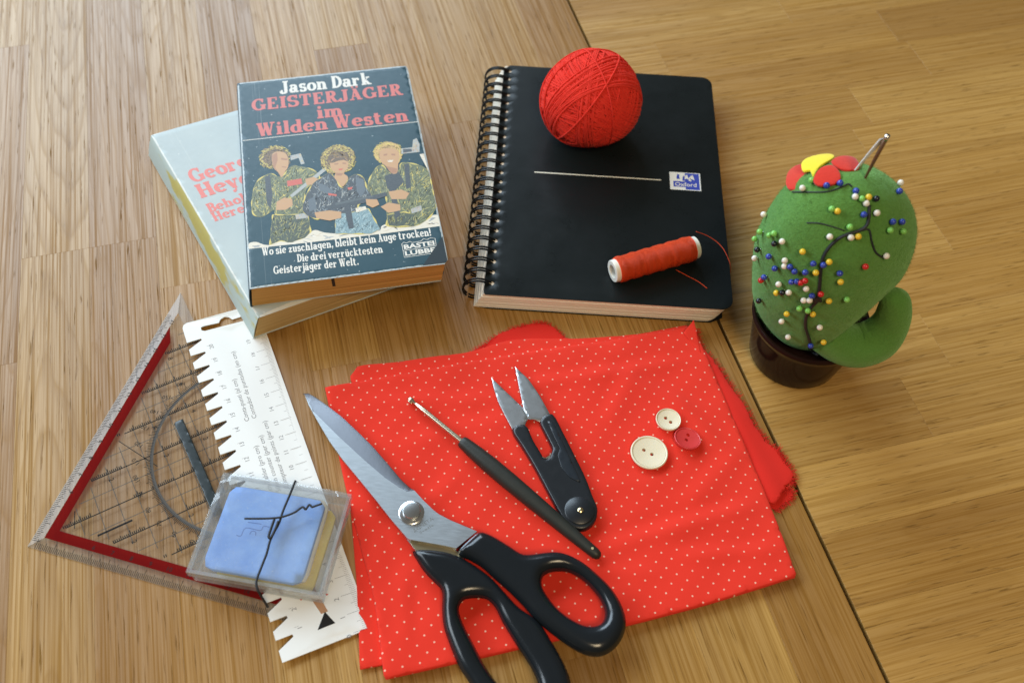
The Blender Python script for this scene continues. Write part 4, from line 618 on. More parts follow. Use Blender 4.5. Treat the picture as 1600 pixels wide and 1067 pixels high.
for x, y, s_ in ((.56, 1.12, .26), (.74, 1.1, .3), (.66, .95, .18)): g.poly([(lx+lw*x-s_*.5, ly+y-.14), (lx+lw*x-s_*.1, ly+y-.06), (lx+lw*x+s_*.45, ly+y-.18), (lx+lw*x+s_*.3, ly+y+.1), (lx+lw*x+s_*.1, ly+y+.3), (lx+lw*x-s_*.4, ly+y+.2)], NZ+.0095)
obj('white_emblem', g, M_white_ink, lb, 0)
g = G().box(.2, .62, NL-.3, NL+.42, .3, .312); obj('page_marker', g, plain('pale_blue_paper', (.35, .55, .78), .6), nb, 0)
# ---------------------------------------------------------------- ball of yarn
YC = np.array((4.28, 17.75, NZ+2.83)); YR = 3.36
M_yarn = NT('red_wool'); c_ = M_yarn.co(); M_yarn.set(col=M_yarn.mix(M_yarn.noise(c_, 260, 4, .6), (.64, .028, .020), (.86, .055, .036)), rough=.9, spec=.1, sheen=.15, sheenr=.4, sheent=(1, .35, .3), nrm=M_yarn.bump(M_yarn.noise(c_, 2600, 3, .6), .5, .0003)); M_yarn = M_yarn.m
yb = thing('yarn_ball', 'ball of bright red yarn sitting on the black notebook', 'yarn', (YC[0], YC[1], NZ))
def yshape(d): return (1-.15*d[2]*d[2])*(1+.022*math.sin(3*d[0]+2*d[1])+.02*math.sin(2.3*d[2]-3.1*d[0]+1))
g = G(); n1, n2 = 40, 24; v = []; f = []
for i in range(n2+1):
    for j in range(n1):
        a = math.pi*i/n2; b = 2*math.pi*j/n1; d = np.array((math.sin(a)*math.cos(b), math.sin(a)*math.sin(b), math.cos(a))); p = YC+d*(YR-.16)*yshape(d); v.append((p[0], p[1], max(p[2], NZ+.01)))
for i in range(n2):
    for j in range(n1): f.append((i*n1+j, (i+1)*n1+j, (i+1)*n1+(j+1) % n1, i*n1+(j+1) % n1))
obj('ball_core', g.add(v, f), M_yarn, yb, 180, True)
ry = random.Random(5); g = G()
def winding(axis, offs, rad, seg=54, jit=.0):
    ax = np.array(axis, float); ax /= np.linalg.norm(ax); a = np.cross(ax, (0.3, .5, .8)); a /= np.linalg.norm(a); b = np.cross(ax, a); pts = []
    ph = ry.uniform(0, 6.28); am = ry.uniform(.0, .035)
    for t in np.arange(seg)/seg*2*math.pi:
        o_ = offs+am*math.sin(2*t+ph)+jit*math.sin(5*t+ph); d = math.cos(o_)*(math.cos(t)*a+math.sin(t)*b)+math.sin(o_)*ax
        p = YC+d*rad*yshape(d); pts.append((p[0], p[1], max(p[2], NZ+.075)))
    return pts
axes = [(.9, .2, .25), (.2, .95, .3), (.75, -.55, .4), (.45, .75, -.55), (-.6, .5, .62), (1, .1, -.35), (.3, -.35, .9), (-.2, .9, .5), (.8, .55, .1), (.1, .6, .85), (-.7, -.2, .7), (.55, .2, .8), (.95, -.1, .1), (-.35, .8, .1), (.6, -.7, -.2)]
for bi, ax in enumerate(axes):
    ax = np.array(ax)+np.array([ry.uniform(-.12, .12) for _ in range(3)]); c0 = ry.uniform(-.32, .32); nst = 18 if bi < 12 else 9
    for k in range(nst):
        g.tube(winding(ax+np.array([ry.uniform(-.05, .05) for _ in range(3)]), c0+(k-nst/2)*.036+ry.uniform(-.010, .010), YR-.13+.012*bi+ry.uniform(-.02, .02)), .056, 5, True)
for ax, c0 in (((.35, -.75, .55), .05), ((.9, .3, .1), .12), ((.2, -.62, .8), -.1), ((-.8, .25, .5), .1)):
    g.tube(winding(ax, c0, YR+.07), .056, 6, True)
obj('wound_strand', g, M_yarn, yb, 180, True)
g = G()                                                     # loose wool fibres standing off the ball
for _ in range(2600):
    d = np.array([ry.gauss(0, 1) for _ in range(3)]); d /= np.linalg.norm(d)
    if d[2] < -.75: continue
    t = np.array([ry.gauss(0, 1) for _ in range(3)]); t -= d*(t @ d); t /= np.linalg.norm(t); p = YC+d*(YR-.02)*yshape(d); L_ = ry.uniform(.12, .38); w = np.cross(d, t)*.006
    m = p+t*L_*.5+d*ry.uniform(.03, .12); e = p+t*L_+d*ry.uniform(-.02, .12); g.add([p-w, p+w, m-w, m+w, e], [(0, 1, 3, 2), (2, 3, 4)])
obj('wool_fuzz', g, M_yarn, yb, 0, True, 'stuff')

# ---------------------------------------------------------------- spool of thread
(ax_, ay_), (bx_, by_) = T['spool']; A3 = Vector((ax_, ay_, NZ+.80)); B3 = Vector((bx_, by_, NZ+.80)); D3 = (B3-A3).normalized(); LEN = (B3-A3).length
sp = thing('thread_spool', 'small spool of red sewing thread with white ends on the notebook', 'spool', ((ax_+bx_)/2, (ay_+by_)/2, NZ))
M_spool = plain('white_spool_plastic', (.78, .76, .68), .45, sss=.1, ssr=(.01, .008, .005))
t_ = NT('red_sewing_thread'); cv = t_.co(kind='UV', scale=(1, 1, 1)); sxy = t_.n('ShaderNodeSeparateXYZ'); t_.l(cv, sxy.inputs[0])
w_ = t_.math('SINE', t_.math('MULTIPLY', t_.math('ADD', sxy.outputs[0], t_.math('MULTIPLY', sxy.outputs[1], .06)), 2*math.pi/.055)); nn = t_.noise(t_.co(kind='UV', scale=(9, .5, 1)), 1, 3, .6)
t_.set(col=t_.mix(nn, (.66, .04, .012), (.90, .11, .022)), rough=.45, spec=.35, nrm=t_.bump(t_.math('ADD', w_, t_.math('MULTIPLY', nn, 3)), .6, .0003)); M_thr = t_.m
def along(prof, name, mat, n=40, uv=False, cap=True):
    g = G().lathe([(r_, z_) for r_, z_ in prof], n, A3, D3, cap); o = obj(name, g, mat, sp, 40, True)
    if uv:
        o3 = Vector(sp['_o'])
        def fn(co):
            q = co+np.array(o3)-np.array(A3); z_ = q @ np.array(D3); return np.stack([z_, np.arctan2(q[:, 2], q[:, 0])/6.283], 1)
        uvs(o, fn)
    return o
along([(.42, 0), (.66, 0), (.69, .03), (.70, .28), (.70, LEN-.30), (.69, LEN-.03), (.66, LEN), (.42, LEN), (.40, LEN-.4), (.40, .4), (.42, 0)], 'spool_tube', M_spool, cap=False)
pr = [(.70, .28), (.78, .29)]; 
for i in range(41): z_ = .31+(LEN-.64)*i/40; pr.append((.775+.02*math.sin(i*.9)+.012*math.sin(i*2.3), z_))
pr += [(.78, LEN-.31), (.70, LEN-.30)]
along([(r_-.02, z_) for r_, z_ in pr], 'thread_core', M_thr, 48, True, False)
rw = random.Random(8); hp = []; zh = np.array(A3); dh = np.array(D3); p1 = np.cross(dh, (0, 0, 1.)); p1 /= np.linalg.norm(p1); p2 = np.cross(dh, p1)
turns = int((LEN-.66)/.062)
for i in range(turns*20): z_ = .33+.062*i/20+.012*math.sin(i*.011)+.01*math.sin(i*.047); a = i*2*math.pi/20; hp.append(zh+dh*z_+(.765+.022*math.sin((z_-.31)/(LEN-.64)*36)+.010*math.sin(i*.0137*20))*(math.cos(a)*p1+math.sin(a)*p2))
o = obj('wound_thread', G().tube(hp, .034, 5), M_thr, sp, 180, True); uvs(o, lambda co: co[:, :2]*3)
g = G(); tl1 = [(x, y, NZ+.06+.55*math.exp(-i*.8)) for i, (x, y) in enumerate(T['tail1'])]; tl1[-1] = (tl1[-1][0]+.14, tl1[-1][1], NZ-.1); tl1.append((tl1[-1][0]+.02, tl1[-1][1]-.35, NZ-.5)); g.tube(spline(tl1, 6), .022, 6); obj('loose_thread', g, M_thr, sp, 180, True)
g = G(); g.tube(spline([(x, y, NZ+.03) for x, y in T['tail2']], 6), .022, 6); obj('loose_thread', g, M_thr, sp, 180, True)

# ---------------------------------------------------------------- cactus pincushion
PX, PY = 16.85, 1.25
cc = thing('cactus_pincushion', 'green felt cactus pincushion with red flower in a brown glazed pot', 'pincushion', (PX, PY, -.02))
t_ = NT('brown_glaze'); c_ = t_.co(); t_.set(col=t_.mix(t_.noise(c_, 40, 4, .6), (.009, .0055, .005), (.026, .010, .007)), rough=.10, spec=.07, nrm=t_.bump(t_.noise(c_, 60, 3), .08, .001)); M_pot = t_.m
pp = [(0, 0), (2.35, 0), (2.58, .06), (2.68, .25), (2.82, 1.2), (2.98, 2.2), (3.12, 3.1), (3.22, 3.45), (3.32, 3.62), (3.34, 3.78), (3.26, 3.88), (3.14, 3.86), (3.04, 3.7), (2.95, 3.2), (2.7, 2.9), (0, 2.9)]
obj('pot', G().lathe(pp, 56, (PX, PY, -.02), None, False), M_pot, cc, 50, True)
t_ = NT('green_felt'); c_ = t_.co(); f1 = t_.noise(c_, 900, 5, .7); f2 = t_.noise(c_, 90, 4, .6)
t_.set(col=t_.mix(f1, t_.mix(f2, (.050, .150, .026), (.095, .235, .042)), (.14, .32, .07)), rough=.95, spec=.1, sheen=.5, sheenr=.5, sheent=(.5, .9, .45), nrm=t_.bump(t_.math('ADD', f1, t_.math('MULTIPLY', f2, 1.5)), .7, .0012)); M_felt = t_.m
BA, BB, BC, BL, BT = 3.92, 3.35, 5.45, 6.3, -.145; BCX, BCY, BCZ = 16.32, 1.18, 9.35
def bpoint(s_, th):
    """s_ from -1 (inside the pot) to 1 (top)"""
    if s_ >= 0: r_ = max(0, 1-s_**2.15)**.5; z_ = BC*s_
    else: q = -s_; r_ = max(0, 1-(q**2.6)*.62)**.55; z_ = -BL*q
    lump = 1+.012*math.sin(3*th+4*s_)+.01*math.sin(5*th-7*s_)
    x, y = BA*r_*math.cos(th)*lump, BB*r_*math.sin(th)*lump
    if s_ < 0: x -= (-s_)**1.0*(.05 if x < 0 else .05+4.0*math.cos(th))
    return (BCX+x*math.cos(BT)+z_*math.sin(BT), BCY+y, BCZ-x*math.sin(BT)+z_*math.cos(BT))
g = G(); nt, ns = 64, 48; v = []; f = []
for i in range(ns+1):
    ph = -math.pi/2*.93+(math.pi*.965)*i/ns; s_ = math.sin(ph)
    for j in range(nt): v.append(bpoint(min(s_, 1.0), 2*math.pi*j/nt))
for i in range(ns):
    for j in range(nt): f.append((i*nt+j, i*nt+(j+1) % nt, (i+1)*nt+(j+1) % nt, (i+1)*nt+j))
f.append(tuple(range(ns*nt, ns*nt+nt)))
obj('felt_body', g.add(v, f), M_felt, cc, 180, True)
arm_p = np.array([(16.9, -.9, 5.0), (18.0, -1.05, 4.4), (19.05, -1.0, 4.2), (19.95, -.8, 4.72), (20.32, -.5, 5.75), (20.2, -.3, 6.85), (19.95, -.12, 7.6), (19.88, -.05, 7.95)])
arm_r = np.array([1.05, 1.15, 1.22, 1.20, 1.0, .86, .68, .28])
q = spline(np.c_[arm_p, arm_r], 6); arm = obj('felt_arm', G().tube(q[:, :3], q[:, 3], 28), M_felt, cc, 180, True)
rf = random.Random(3); g = G()                              # felt nap
for _ in range(14000):
    s_ = rf.uniform(-.85, .995); th = rf.uniform(0, 6.283); p = np.array(bpoint(s_, th)); c0 = np.array((BCX, BCY, p[2]-2*s_)); d = p-c0; d /= np.linalg.norm(d)
    t = np.array([rf.gauss(0, 1) for _ in range(3)]); t -= d*(t @ d); t /= np.linalg.norm(t); L_ = rf.uniform(.06, .30); w = np.cross(d, t)*.008; e = p+t*L_*.8+d*rf.uniform(.03, .14)
    g.add([p-w-d*.02, p+w-d*.02, e], [(0, 1, 2)])
obj('felt_nap', g, M_felt, cc, 0, True, 'stuff')
# flower of felt petals
M_redfelt = plain('red_felt', (.60, .035, .02), .95, .1, var=.2, vs=700, bump=.4, bs=1400, sheen=.3); M_yelfelt = plain('yellow_felt', (.82, .66, .03), .95, .1, var=.12, vs=700, bump=.4, bs=1400, sheen=.3)
for nm, loop in T['petals']:
    L3 = [Vector(p) for p in loop]; cen = sum(L3, Vector())/len(L3); nrm = Vector((0, 0, 0))
    for i in range(len(L3)): nrm += (L3[i]-cen).cross(L3[(i+1) % len(L3)]-cen)
    nrm.normalize(); nrm = nrm if nrm.z > 0 else -nrm
    e1 = nrm.orthogonal().normalized(); e2 = nrm.cross(e1)
    P2 = spline([((p-cen).dot(e1), (p-cen).dot(e2)) for p in L3], 5, True); rad = max(np.linalg.norm(P2, axis=1))
    v, f = puff(P2, 0, .12, .03, .02, step=.16, zf=lambda x, y: -.10*(x*x+y*y)/max(rad, .1))
    v = [tuple(cen+e1*p[0]+e2*p[1]+nrm*p[2]) for p in v]
    obj('petal' if nm == 'red' else 'flower_centre', G().add(v, f), M_redfelt if nm == 'red' else M_yelfelt, cc, 50, True)
# black thread stitched and looped over the front
M_blackthr = plain('black_thread', (.012, .016, .02), .6)
for path, rad in T['threads']:
    g = G().tube(spline(path, 5), rad, 6); obj('black_thread', g, M_blackthr, cc, 180, True)
# pins
PINCOL = {'white': (.80, .76, .68), 'yellow': (.80, .54, .04), 'blue': (.03, .06, .38), 'green': (.22, .58, .12), 'black': (.008, .011, .018), 'red': (.55, .02, .02)}
M_steel = NT('bright_steel'); M_steel.set(col=(.75, .75, .74), metal=1.0, rough=.22); M_steel = M_steel.m
PM = {k: plain(k+'_pin_head', c, .22, .5, var=.05, rv=.04) for k, c in PINCOL.items()}
proto = {}
for k, c in PINCOL.items():
    hg = G().lathe([(.155*math.sin(a), -.155*math.cos(a)) for a in np.linspace(.02, math.pi-.02, 11)], 16); sg = G().tube([(0, 0, -.15), (0, 0, -.6), (0, 0, -1.1)], .025, 6)
    proto[k] = (hg, sg)
first = {}
nth_ = {}; ORD = lambda n: f"{n}{'th' if 10 <= n % 100 <= 20 else {1: 'st', 2: 'nd', 3: 'rd'}.get(n % 10, 'th')}"
for k, p, nrm in T['pins']:
    nth_[k] = nth_.get(k, 0)+1
    t = thing('pin', f'pin with round {k} head in the cactus, {ORD(nth_[k])} from the top among the {k} ones', 'pin', p, 0, f'{k} headed pins in the cactus')
    t.rotation_mode = 'QUATERNION'; t.rotation_quaternion = Vector((0, 0, 1)).rotation_difference(Vector(nrm))
    if k not in first:
        first[k] = (obj('pin_head', proto[k][0], PM[k], t, 180), obj('pin_shaft', proto[k][1], M_steel, t, 180))
    else:
        for s_ in first[k]: c = s_.copy(); COL.objects.link(c); c.parent = t
# sticks in the top: a brown needle and a pale flat one
(b0, b1), (w0, w1) = T['sticks']
nd = thing('wooden_needle', 'thin brown stick poking up from the top of the cactus', 'needle', b0); obj('needle_stick', G().tube([Vector(b0)-(Vector(b1)-Vector(b0)).normalized()*.6, b0, (Vector(b0)*.5+Vector(b1)*.5), b1], [.03, .06, .09, .11], 10), plain('brown_metal', (.16, .085, .045), .35, .5, .3), nd, 180, True)
obj('needle_eye', G().tube([Vector(b1)-Vector((.0, .0, .25)), Vector(b1)+Vector((0, 0, .01))], [.112, .118], 10), M_steel, nd, 180, True)
nd = thing('flat_needle', 'pale silver flat needle beside the brown stick on the cactus', 'needle', w0)
a_, b_ = Vector(w0), Vector(w1); sd = Vector((1, .2, 0)).normalized(); nn_ = (b_-a_).cross(sd).normalized()*.025; v = []
for p, w in ((a_-(b_-a_)*.2, .03), (a_, .05), (a_*.4+b_*.6, .11), (b_, .12)): v += [p-sd*w-nn_, p+sd*w-nn_, p+sd*w+nn_, p-sd*w+nn_]
f = [(0, 1, 2, 3)[::-1], (12, 13, 14, 15)]+[(i*4+j, i*4+(j+1) % 4, i*4+4+(j+1) % 4, i*4+4+j) for i in range(3) for j in range(4)]
obj('needle_blade', G().add(v, f), plain('pale_steel', (.80, .80, .80), .4, .5, .15), nd, 0, True)
obj('needle_tip', G().tube([a_-Vector((-.12, 0, .25)), a_+Vector((.16, 0, .55))], [.02, .035], 6), M_steel, nd, 180, True)

# ---------------------------------------------------------------- set square: clear plastic with a red band
c0 = Vector(T['tri'][1]); tipv = Vector(T['tri'][0]); e_ = (tipv-c0); LEG = e_.length
tang = math.atan2(e_.y, e_.x)-math.pi/2                      # local +y runs up the left leg, +x along the lower leg
ss = thing('set_square', 'large clear plastic geometry set square with red band and black grip', 'set square', (c0.x, c0.y, 0), tang)
M_clear = clear('clear_acrylic', (.95, .95, .94), .08, .045, (.70, .72, .72)); M_frost = clear('bevelled_acrylic', (.92, .93, .94), .32, .09, (.62, .66, .70))
L = LEG; bev = .62
v, f = puff([(bev, bev), (L-bev*2.4, bev), (bev, L-bev*2.4)], .0, .19, .0, 0, step=.9); obj('plate', G().add(v, f), M_clear, ss, 20)
g = G(); v = [(0, 0), (L, 0), (0, L)]; w = [(bev, bev), (L-bev*2.414, bev), (bev, L-bev*2.414)]
for i in (0, 2):
    j = (i+1) % 3; a, b, c, d = v[i], v[j], w[j], w[i]
    g = G().add([(*a, 0), (*b, 0), (*c, 0), (*d, 0), (*a, .06), (*b, .06), (*c, .19), (*d, .19)], [(3, 2, 1, 0), (4, 5, 6, 7), (0, 1, 5, 4), (1, 2, 6, 5), (3, 0, 4, 7)]); obj('bevelled_edge', g, M_frost, ss, 0)
a, b, c, d = v[1], v[2], w[2], w[1]; g = G().add([(*a, 0), (*b, 0), (*c, 0), (*d, 0), (*a, .06), (*b, .06), (*c, .19), (*d, .19)], [(3, 2, 1, 0), (4, 5, 6, 7), (0, 1, 5, 4), (1, 2, 6, 5), (3, 0, 4, 7)]); obj('bevelled_edge', g, M_frost, ss, 0)
t_ = NT('red_band_ink'); t_.t.nodes.remove(t_.b); tr = t_.n('ShaderNodeBsdfTransparent'); tr.inputs[0].default_value = (.55, .04, .03, 1); df = t_.n('ShaderNodeBsdfDiffuse'); df.inputs[0].default_value = (.21, .012, .012, 1); mx = t_.n('ShaderNodeMixShader'); mx.inputs[0].default_value = .62; t_.l(tr.outputs[0], mx.inputs[1]); t_.l(df.outputs[0], mx.inputs[2]); t_.l(mx.outputs[0], t_.out.inputs[0]); M_band = t_.m
bw0, bw1 = bev+.02, bev+.56; z_ = .193
g = G().add([(bw0, bw0, z_), (L-2.6, bw0, z_), (L-3.6, bw1, z_), (bw1, bw1, z_)], [(0, 1, 2, 3)]).add([(bw0, bw0, z_), (bw1, bw1, z_), (bw1, L-3.6, z_), (bw0, L-2.6, z_)], [(0, 1, 2, 3)])
obj('red_band', g, M_band, ss, 0)
M_print = plain('black_print', (.022, .021, .021), .8, .1); M_gprint = plain('grey_print', (.10, .095, .09), .8, .1)
# hypotenuse frame: m is its middle, hx runs along it, hy towards the right angle
hm = np.array((L/2, L/2)); hx = np.array((1, -1))/math.sqrt(2); hy = -np.array((1, 1))/math.sqrt(2); HP = lambda a, b: tuple(hm+hx*a+hy*b)
pg = G(); zp = .1945
def inside_tri(p, m=bw1+.1): return p[0] > m and p[1] > m and p[0]+p[1] < L-.2
def line(a, b, w=.035, g_=None):
    n = 24; w *= 1.9; P = [tuple(np.array(a)+(np.array(b)-np.array(a))*i/n) for i in range(n+1)]; P = [p for p in P if inside_tri(p)]
    if len(P) > 1: (g_ or pg).ribbon([P[0], P[-1]], w, zp)
gp = G()
for k in range(-9, 10):                                      # lines square to the hypotenuse, every other one a millimetre comb
    line(HP(k*1.0, .2), HP(k*1.0, 11.5), .018 if k % 2 else .03, pg if k % 2 == 0 else gp)
    if k % 2 == 0 and abs(k) <= 8:
        top = 11.0-abs(k)
        for j in range(int(top*10)):
            b = .3+j*.1
            if (5.6 < b < 6.1) or (b > 4 and (k//2+int(b/2.2)) % 2): continue
            p = HP(k-.0, b)
            if inside_tri(p): pg.ribbon([HP(k, b), HP(k-(.32 if j % 10 == 0 else .24 if j % 5 == 0 else .17), b)], .045, zp+.0004)
for k in range(1, 11): line(HP(-10, k*1.0+.35), HP(10, k*1.0+.35), .016, gp)
gp.ribbon([HP(5.35*math.cos(a), 5.35*math.sin(a)) for a in np.linspace(.12, math.pi-.12, 60)], .17, zp+.0008)
for i in range(5, 176):
    a = math.pi*i/180; pg.ribbon([HP(5.35*math.cos(a), 5.35*math.sin(a)), HP((5.62 if i % 5 else 5.75)*math.cos(a), (5.62 if i % 5 else 5.75)*math.sin(a))], .032, zp+.001)
for i in range(1, 18):
    a = math.pi*i/18; p = HP(6.1*math.cos(a), 6.1*math.sin(a))
    if inside_tri(p): sans(pg, str(i*10), p[0], p[1], .34, math.atan2(hx[1], hx[0])+a-math.pi/2+math.pi, zp+.0012, align='C')
for k in range(-8, 9, 2):
    for b in (2.2, 4.4, 7.4, 9.4):
        p = HP(k+.4, b)
        if inside_tri(p, 1.6) and k: sans(pg, str(abs(k)), p[0], p[1], .38, math.atan2(hx[1], hx[0]), zp+.0014, align='C')
for k in range(2, 14):
    for P, an in (((bw1-.45, k*1.05+1.2), math.pi/2), ((k*1.05+1.2, bw1-.45), 0)): sans(pg, str(k+4), P[0], P[1], .34, an, zp+.0012, align='C')
for i in range(0, int((L-2)*10)):
    q = .4+i*.1; le = .42 if i % 10 == 0 else .32 if i % 5 == 0 else .22
    pg.add([(q-.013, .02, .068), (q+.013, .02, .068), (q+.013, le+.08, .066+.21*(le+.08)), (q-.013, le+.08, .066+.21*(le+.08))], [(0, 1, 2, 3)])
    pg.add([(.02, q-.013, .068), (.02, q+.013, .068), (le+.08, q+.013, .066+.21*(le+.08)), (le+.08, q-.013, .066+.21*(le+.08))], [(0, 1, 2, 3)])
line(HP(-6.2, 7.6), HP(-1.2, 4.9), .02); line(HP(-5.4, 8.1), HP(.5, 9.8), .02); line(HP(1.2, 8.8), HP(1.2, 7.0), .06)
obj('scale_print', pg, M_print, ss, 0, kind='stuff'); obj('grid_print', gp, M_gprint, ss, 0, kind='stuff')
gr = puff([HP(-3.05, 2.75), HP(3.05, 2.75), HP(3.05, 3.27), HP(-3.05, 3.27)], .195, .75, .06, 0, step=.2); obj('grip', G().add(*gr), plain('black_grip_plastic', (.016, .024, .026), .35), ss, 50)

# ---------------------------------------------------------------- stitch gauge card
r0 = np.array(T['ruler'][0]); r1 = np.array(T['ruler'][1]); rd = r1-r0; RL = np.linalg.norm(rd); rd /= RL
rang = math.atan2(rd[1], rd[0])                               # local +x runs down the card, +y across to its centimetre edge
rc = thing('stitch_gauge', 'white notched stitch gauge card with printed centimetre scale and hanging slot', 'ruler', (r0[0], r0[1], 0), rang)
RW = 4.45
# height over the table: rests on the set square on its left, sags to the table on its right
def rz_(x, y):
    w = r0+rd*x+np.array((-rd[1], rd[0]))*y; lc = np.array(((w-np.array(c0))@np.array((math.cos(tang), math.sin(tang))), (w-np.array(c0))@np.array((-math.sin(tang), math.cos(tang)))))
    s_ = max(0, min(1, (lc[0]+lc[1]-L)/math.sqrt(2)/2.2)); s_ = s_*s_*(3-2*s_); return .20*(1-s_)+.012
ol = [(.35, 0)]; zero = RL-.05
ol = [(.32, .0), (.1, .09), (0, .32)]; ol = [(0, .3), (.09, .09), (.3, 0)]
for k in range(20):
    s_ = 1.42+k*.997
    if s_+.6 > RL-.35: break
    ol += [(s_, 0), (s_, .82), (s_+.13, .84), (s_+.50, .06), (s_+.52, 0)]
ol += [(RL, 0), (RL, RW), (0, RW)]
slot = [(.62, 1.0), (.58, 1.2), (.60, 2.05), (.36, 2.2), (.26, 2.45), (.36, 2.7), (.60, 2.85), (.58, 4.0), (.9, 4.05), (.98, 3.9), (.96, 1.15), (.84, .98)]
v, f = puff(ol[::-1], 0, .06, 0, 0, holes=[slot], step=.4, zf=rz_, res=False)
M_card = plain('white_card_plastic', (.80, .81, .80), .42, var=.03, vs=30, rv=.06); obj('card', G().add(v, f), M_card, rc, 20)
g = G(); zc = .0625
for n_ in range(0, 20):
    x = zero-n_
    if x < .3: continue
    for j in range(10):
        xx = x-j*.1; le = .85 if j == 0 else .5 if j == 5 else .34; g.ribbon([(xx, RW-.04), (xx, RW-.04-le)], .014 if j else .018, zc, zf=rz_)
    sans(g, str(n_) if n_ else '0', x+.08, RW-1.02, .34, math.pi, zc, rz_, align='C')
    if 1 < x < RL-1: sans(g, str(n_+(1 if n_ > 5 else 0)), x-.25, 1.36, .34, math.pi, zc, rz_, align='C'); g.ribbon([(x-.36, 1.0), (x-.36, 1.22)], .014, zc, zf=rz_)
for txt, x, y, wd in (('Conta-punti (al cm)', 7.9, 2.0, 3.0), ('Contador de puntadas (en cm)', 7.85, 2.42, 4.9), ('Stich-Zähler (pro cm)', 12.9, 2.0, 3.3), ('Stitch counter (per cm)', 12.75, 2.42, 3.7), ('Compteur de points (par cm)', 12.7, 2.86, 4.5)):
    sans(g, txt, x, y, .36, math.pi, zc, rz_, width=wd)
obj('scale_print', g, plain('grey_scale_print', (.20, .20, .21), .6), rc, 0, kind='stuff')
ix, iy = RL-1.0, 2.35
g = G().poly([(ix+.15, iy-.35), (ix+.15, iy+.55), (ix-.6, iy+.25)], zc, zf=rz_); obj('arrow_print', g, M_print, rc, 0)
g = G().poly([(ix-.55, iy+.05), (ix-.55, iy+.4), (ix-1.9, iy+.15), (ix-2.4, iy+.4), (ix-2.5, iy-.5), (ix-1.75, iy-.25)], zc, zf=rz_); obj('needle_print', g, plain('brown_print', (.42, .22, .11), .6), rc, 0)
g = G()
for dx, dy in ((-1.7, -.7), (-2.0, .75), (-2.2, -.95), (-1.45, .55), (-2.4, .9)): g.poly([(ix+dx, iy+dy), (ix+dx+.12, iy+dy+.03), (ix+dx+.05, iy+dy+.14)], zc, zf=rz_)
obj('red_print', g, plain('red_print', (.6, .06, .04), .6), rc, 0, kind='stuff')

# ---------------------------------------------------------------- chalk box
q0, q1, q2, q3 = [np.array(p) for p in T['boxTop']]; bc = (q0+q1+q2+q3)/4; bang = math.atan2((q1-q0)[1]+(q2-q3)[1], (q1-q0)[0]+(q2-q3)[0]); BW = (np.linalg.norm(q1-q0)+np.linalg.norm(q2-q3))/2; BH = (np.linalg.norm(q3-q0)+np.linalg.norm(q2-q1))/2
bxo = thing('plastic_box', 'flat clear plastic box holding blue and yellow tailor chalk', 'box', (bc[0], bc[1], .275), bang)
M_box = clear('clear_box_plastic', (.98, .985, .99), .07, .05, (.80, .84, .87)); M_boxe = clear('box_edge_plastic', (.96, .97, .975), .12, .17, (.82, .85, .87))
w, h, tk = BW/2, BH/2, .09; zt = 1.42
g = G().box(-w+.1, w-.1, -h+.1, h-.1, 0, tk); obj('box_floor', g, M_box, bxo, 0)
for a, b, c, d in ((-w+.1, w-.1, -h+.1, -h+.1+tk), (-w+.1, w-.1, h-.1-tk, h-.1), (-w+.1, -w+.1+tk, -h+.19, h-.19), (w-.1-tk, w-.1, -h+.19, h-.19)): obj('box_wall', G().box(a, b, c, d, tk+.001, zt-.12), M_boxe, bxo, 0)
v, f = puff([(-w, -h), (w, -h), (w, h), (-w, h)], zt-.10, zt, .03, 0, step=.6); lid = obj('lid', G().add(v, f), M_box, bxo, 30)
for a, b, c, d in ((-w, w, -h, -h+tk), (-w, w, h-tk, h), (-w, -w+tk, -h+tk, h-tk), (w-tk, w, -h+tk, h-tk)): obj('lid_rim', G().box(a, b, c, d, zt-.55, zt-.101), M_boxe, lid, 0)
def rounded(x0, x1, y0, y1, r=.45, n=5):
    o = []
    for cx_, cy_, a0 in ((x1-r, y0+r, -90), (x1-r, y1-r, 0), (x0+r, y1-r, 90), (x0+r, y0+r, 180)): o += [(cx_+r*math.cos(R(a0+90*i/n)), cy_+r*math.sin(R(a0+90*i/n))) for i in range(n+1)]
    return o
def chalk(name, label, dx, dy, z, col, dark, w_=5.05, h_=4.55, rz=0.0):
    t = NT(name+'_chalk'); c = t.co(); n = t.noise(c, 70, 5, .65); t.set(col=t.mix(t.ramp(t.noise(c, 900, 3, .6), [(.64, 0.0), (.74, .5)]), t.mix(t.ramp(n, [(.35, 0.0), (.68, 1.0)]), dark, col), (.75, .78, .82)), rough=.85, spec=.25, nrm=t.bump(t.noise(c, 500, 4), .2, .0004))
    ca, sa = math.cos(bang), math.sin(bang); o = thing('tailor_chalk', label, 'chalk', (bc[0]+ca*dx-sa*dy, bc[1]+sa*dx+ca*dy, .275+z), bang+rz)
    v, f = puff(rounded(-w_/2, w_/2, -h_/2, h_/2), 0, .32, .055, .04, step=.45); obj('chalk_tile', G().add(v, f), t.m, o, 60); return o
chalk('white', 'white tailor chalk tile under the blue one in the clear box', -.22, .16, .43, (.74, .72, .62), (.62, .6, .5))
chalk('yellow', 'yellow tailor chalk tile lowest in the clear box', .18, -.15, .10, (.66, .50, .06), (.5, .38, .05), rz=-.02)
bl = chalk('blue', 'pale blue tailor chalk tile uppermost in the clear box', -.33, -.02, .77, (.28, .47, .86), (.19, .36, .78), rz=.0)
g = G().ribbon(spline([(-1.4, -.35), (-1.15, -.35), (-1.05, .1), (-.3, .1), (-.2, .35), (.1, .35)], 4), .05, .3215); g.ribbon([(-1.05, .42), (-.35, .44)], .05, .3215)
g.ribbon(spline([(-.75, -.2), (-.7, -.02), (-.5, -.02), (-.45, -.2)], 4), .05, .3215); obj('embossed_mark', g, plain('embossed_chalk', (.10, .20, .50), .9), bl, 0)
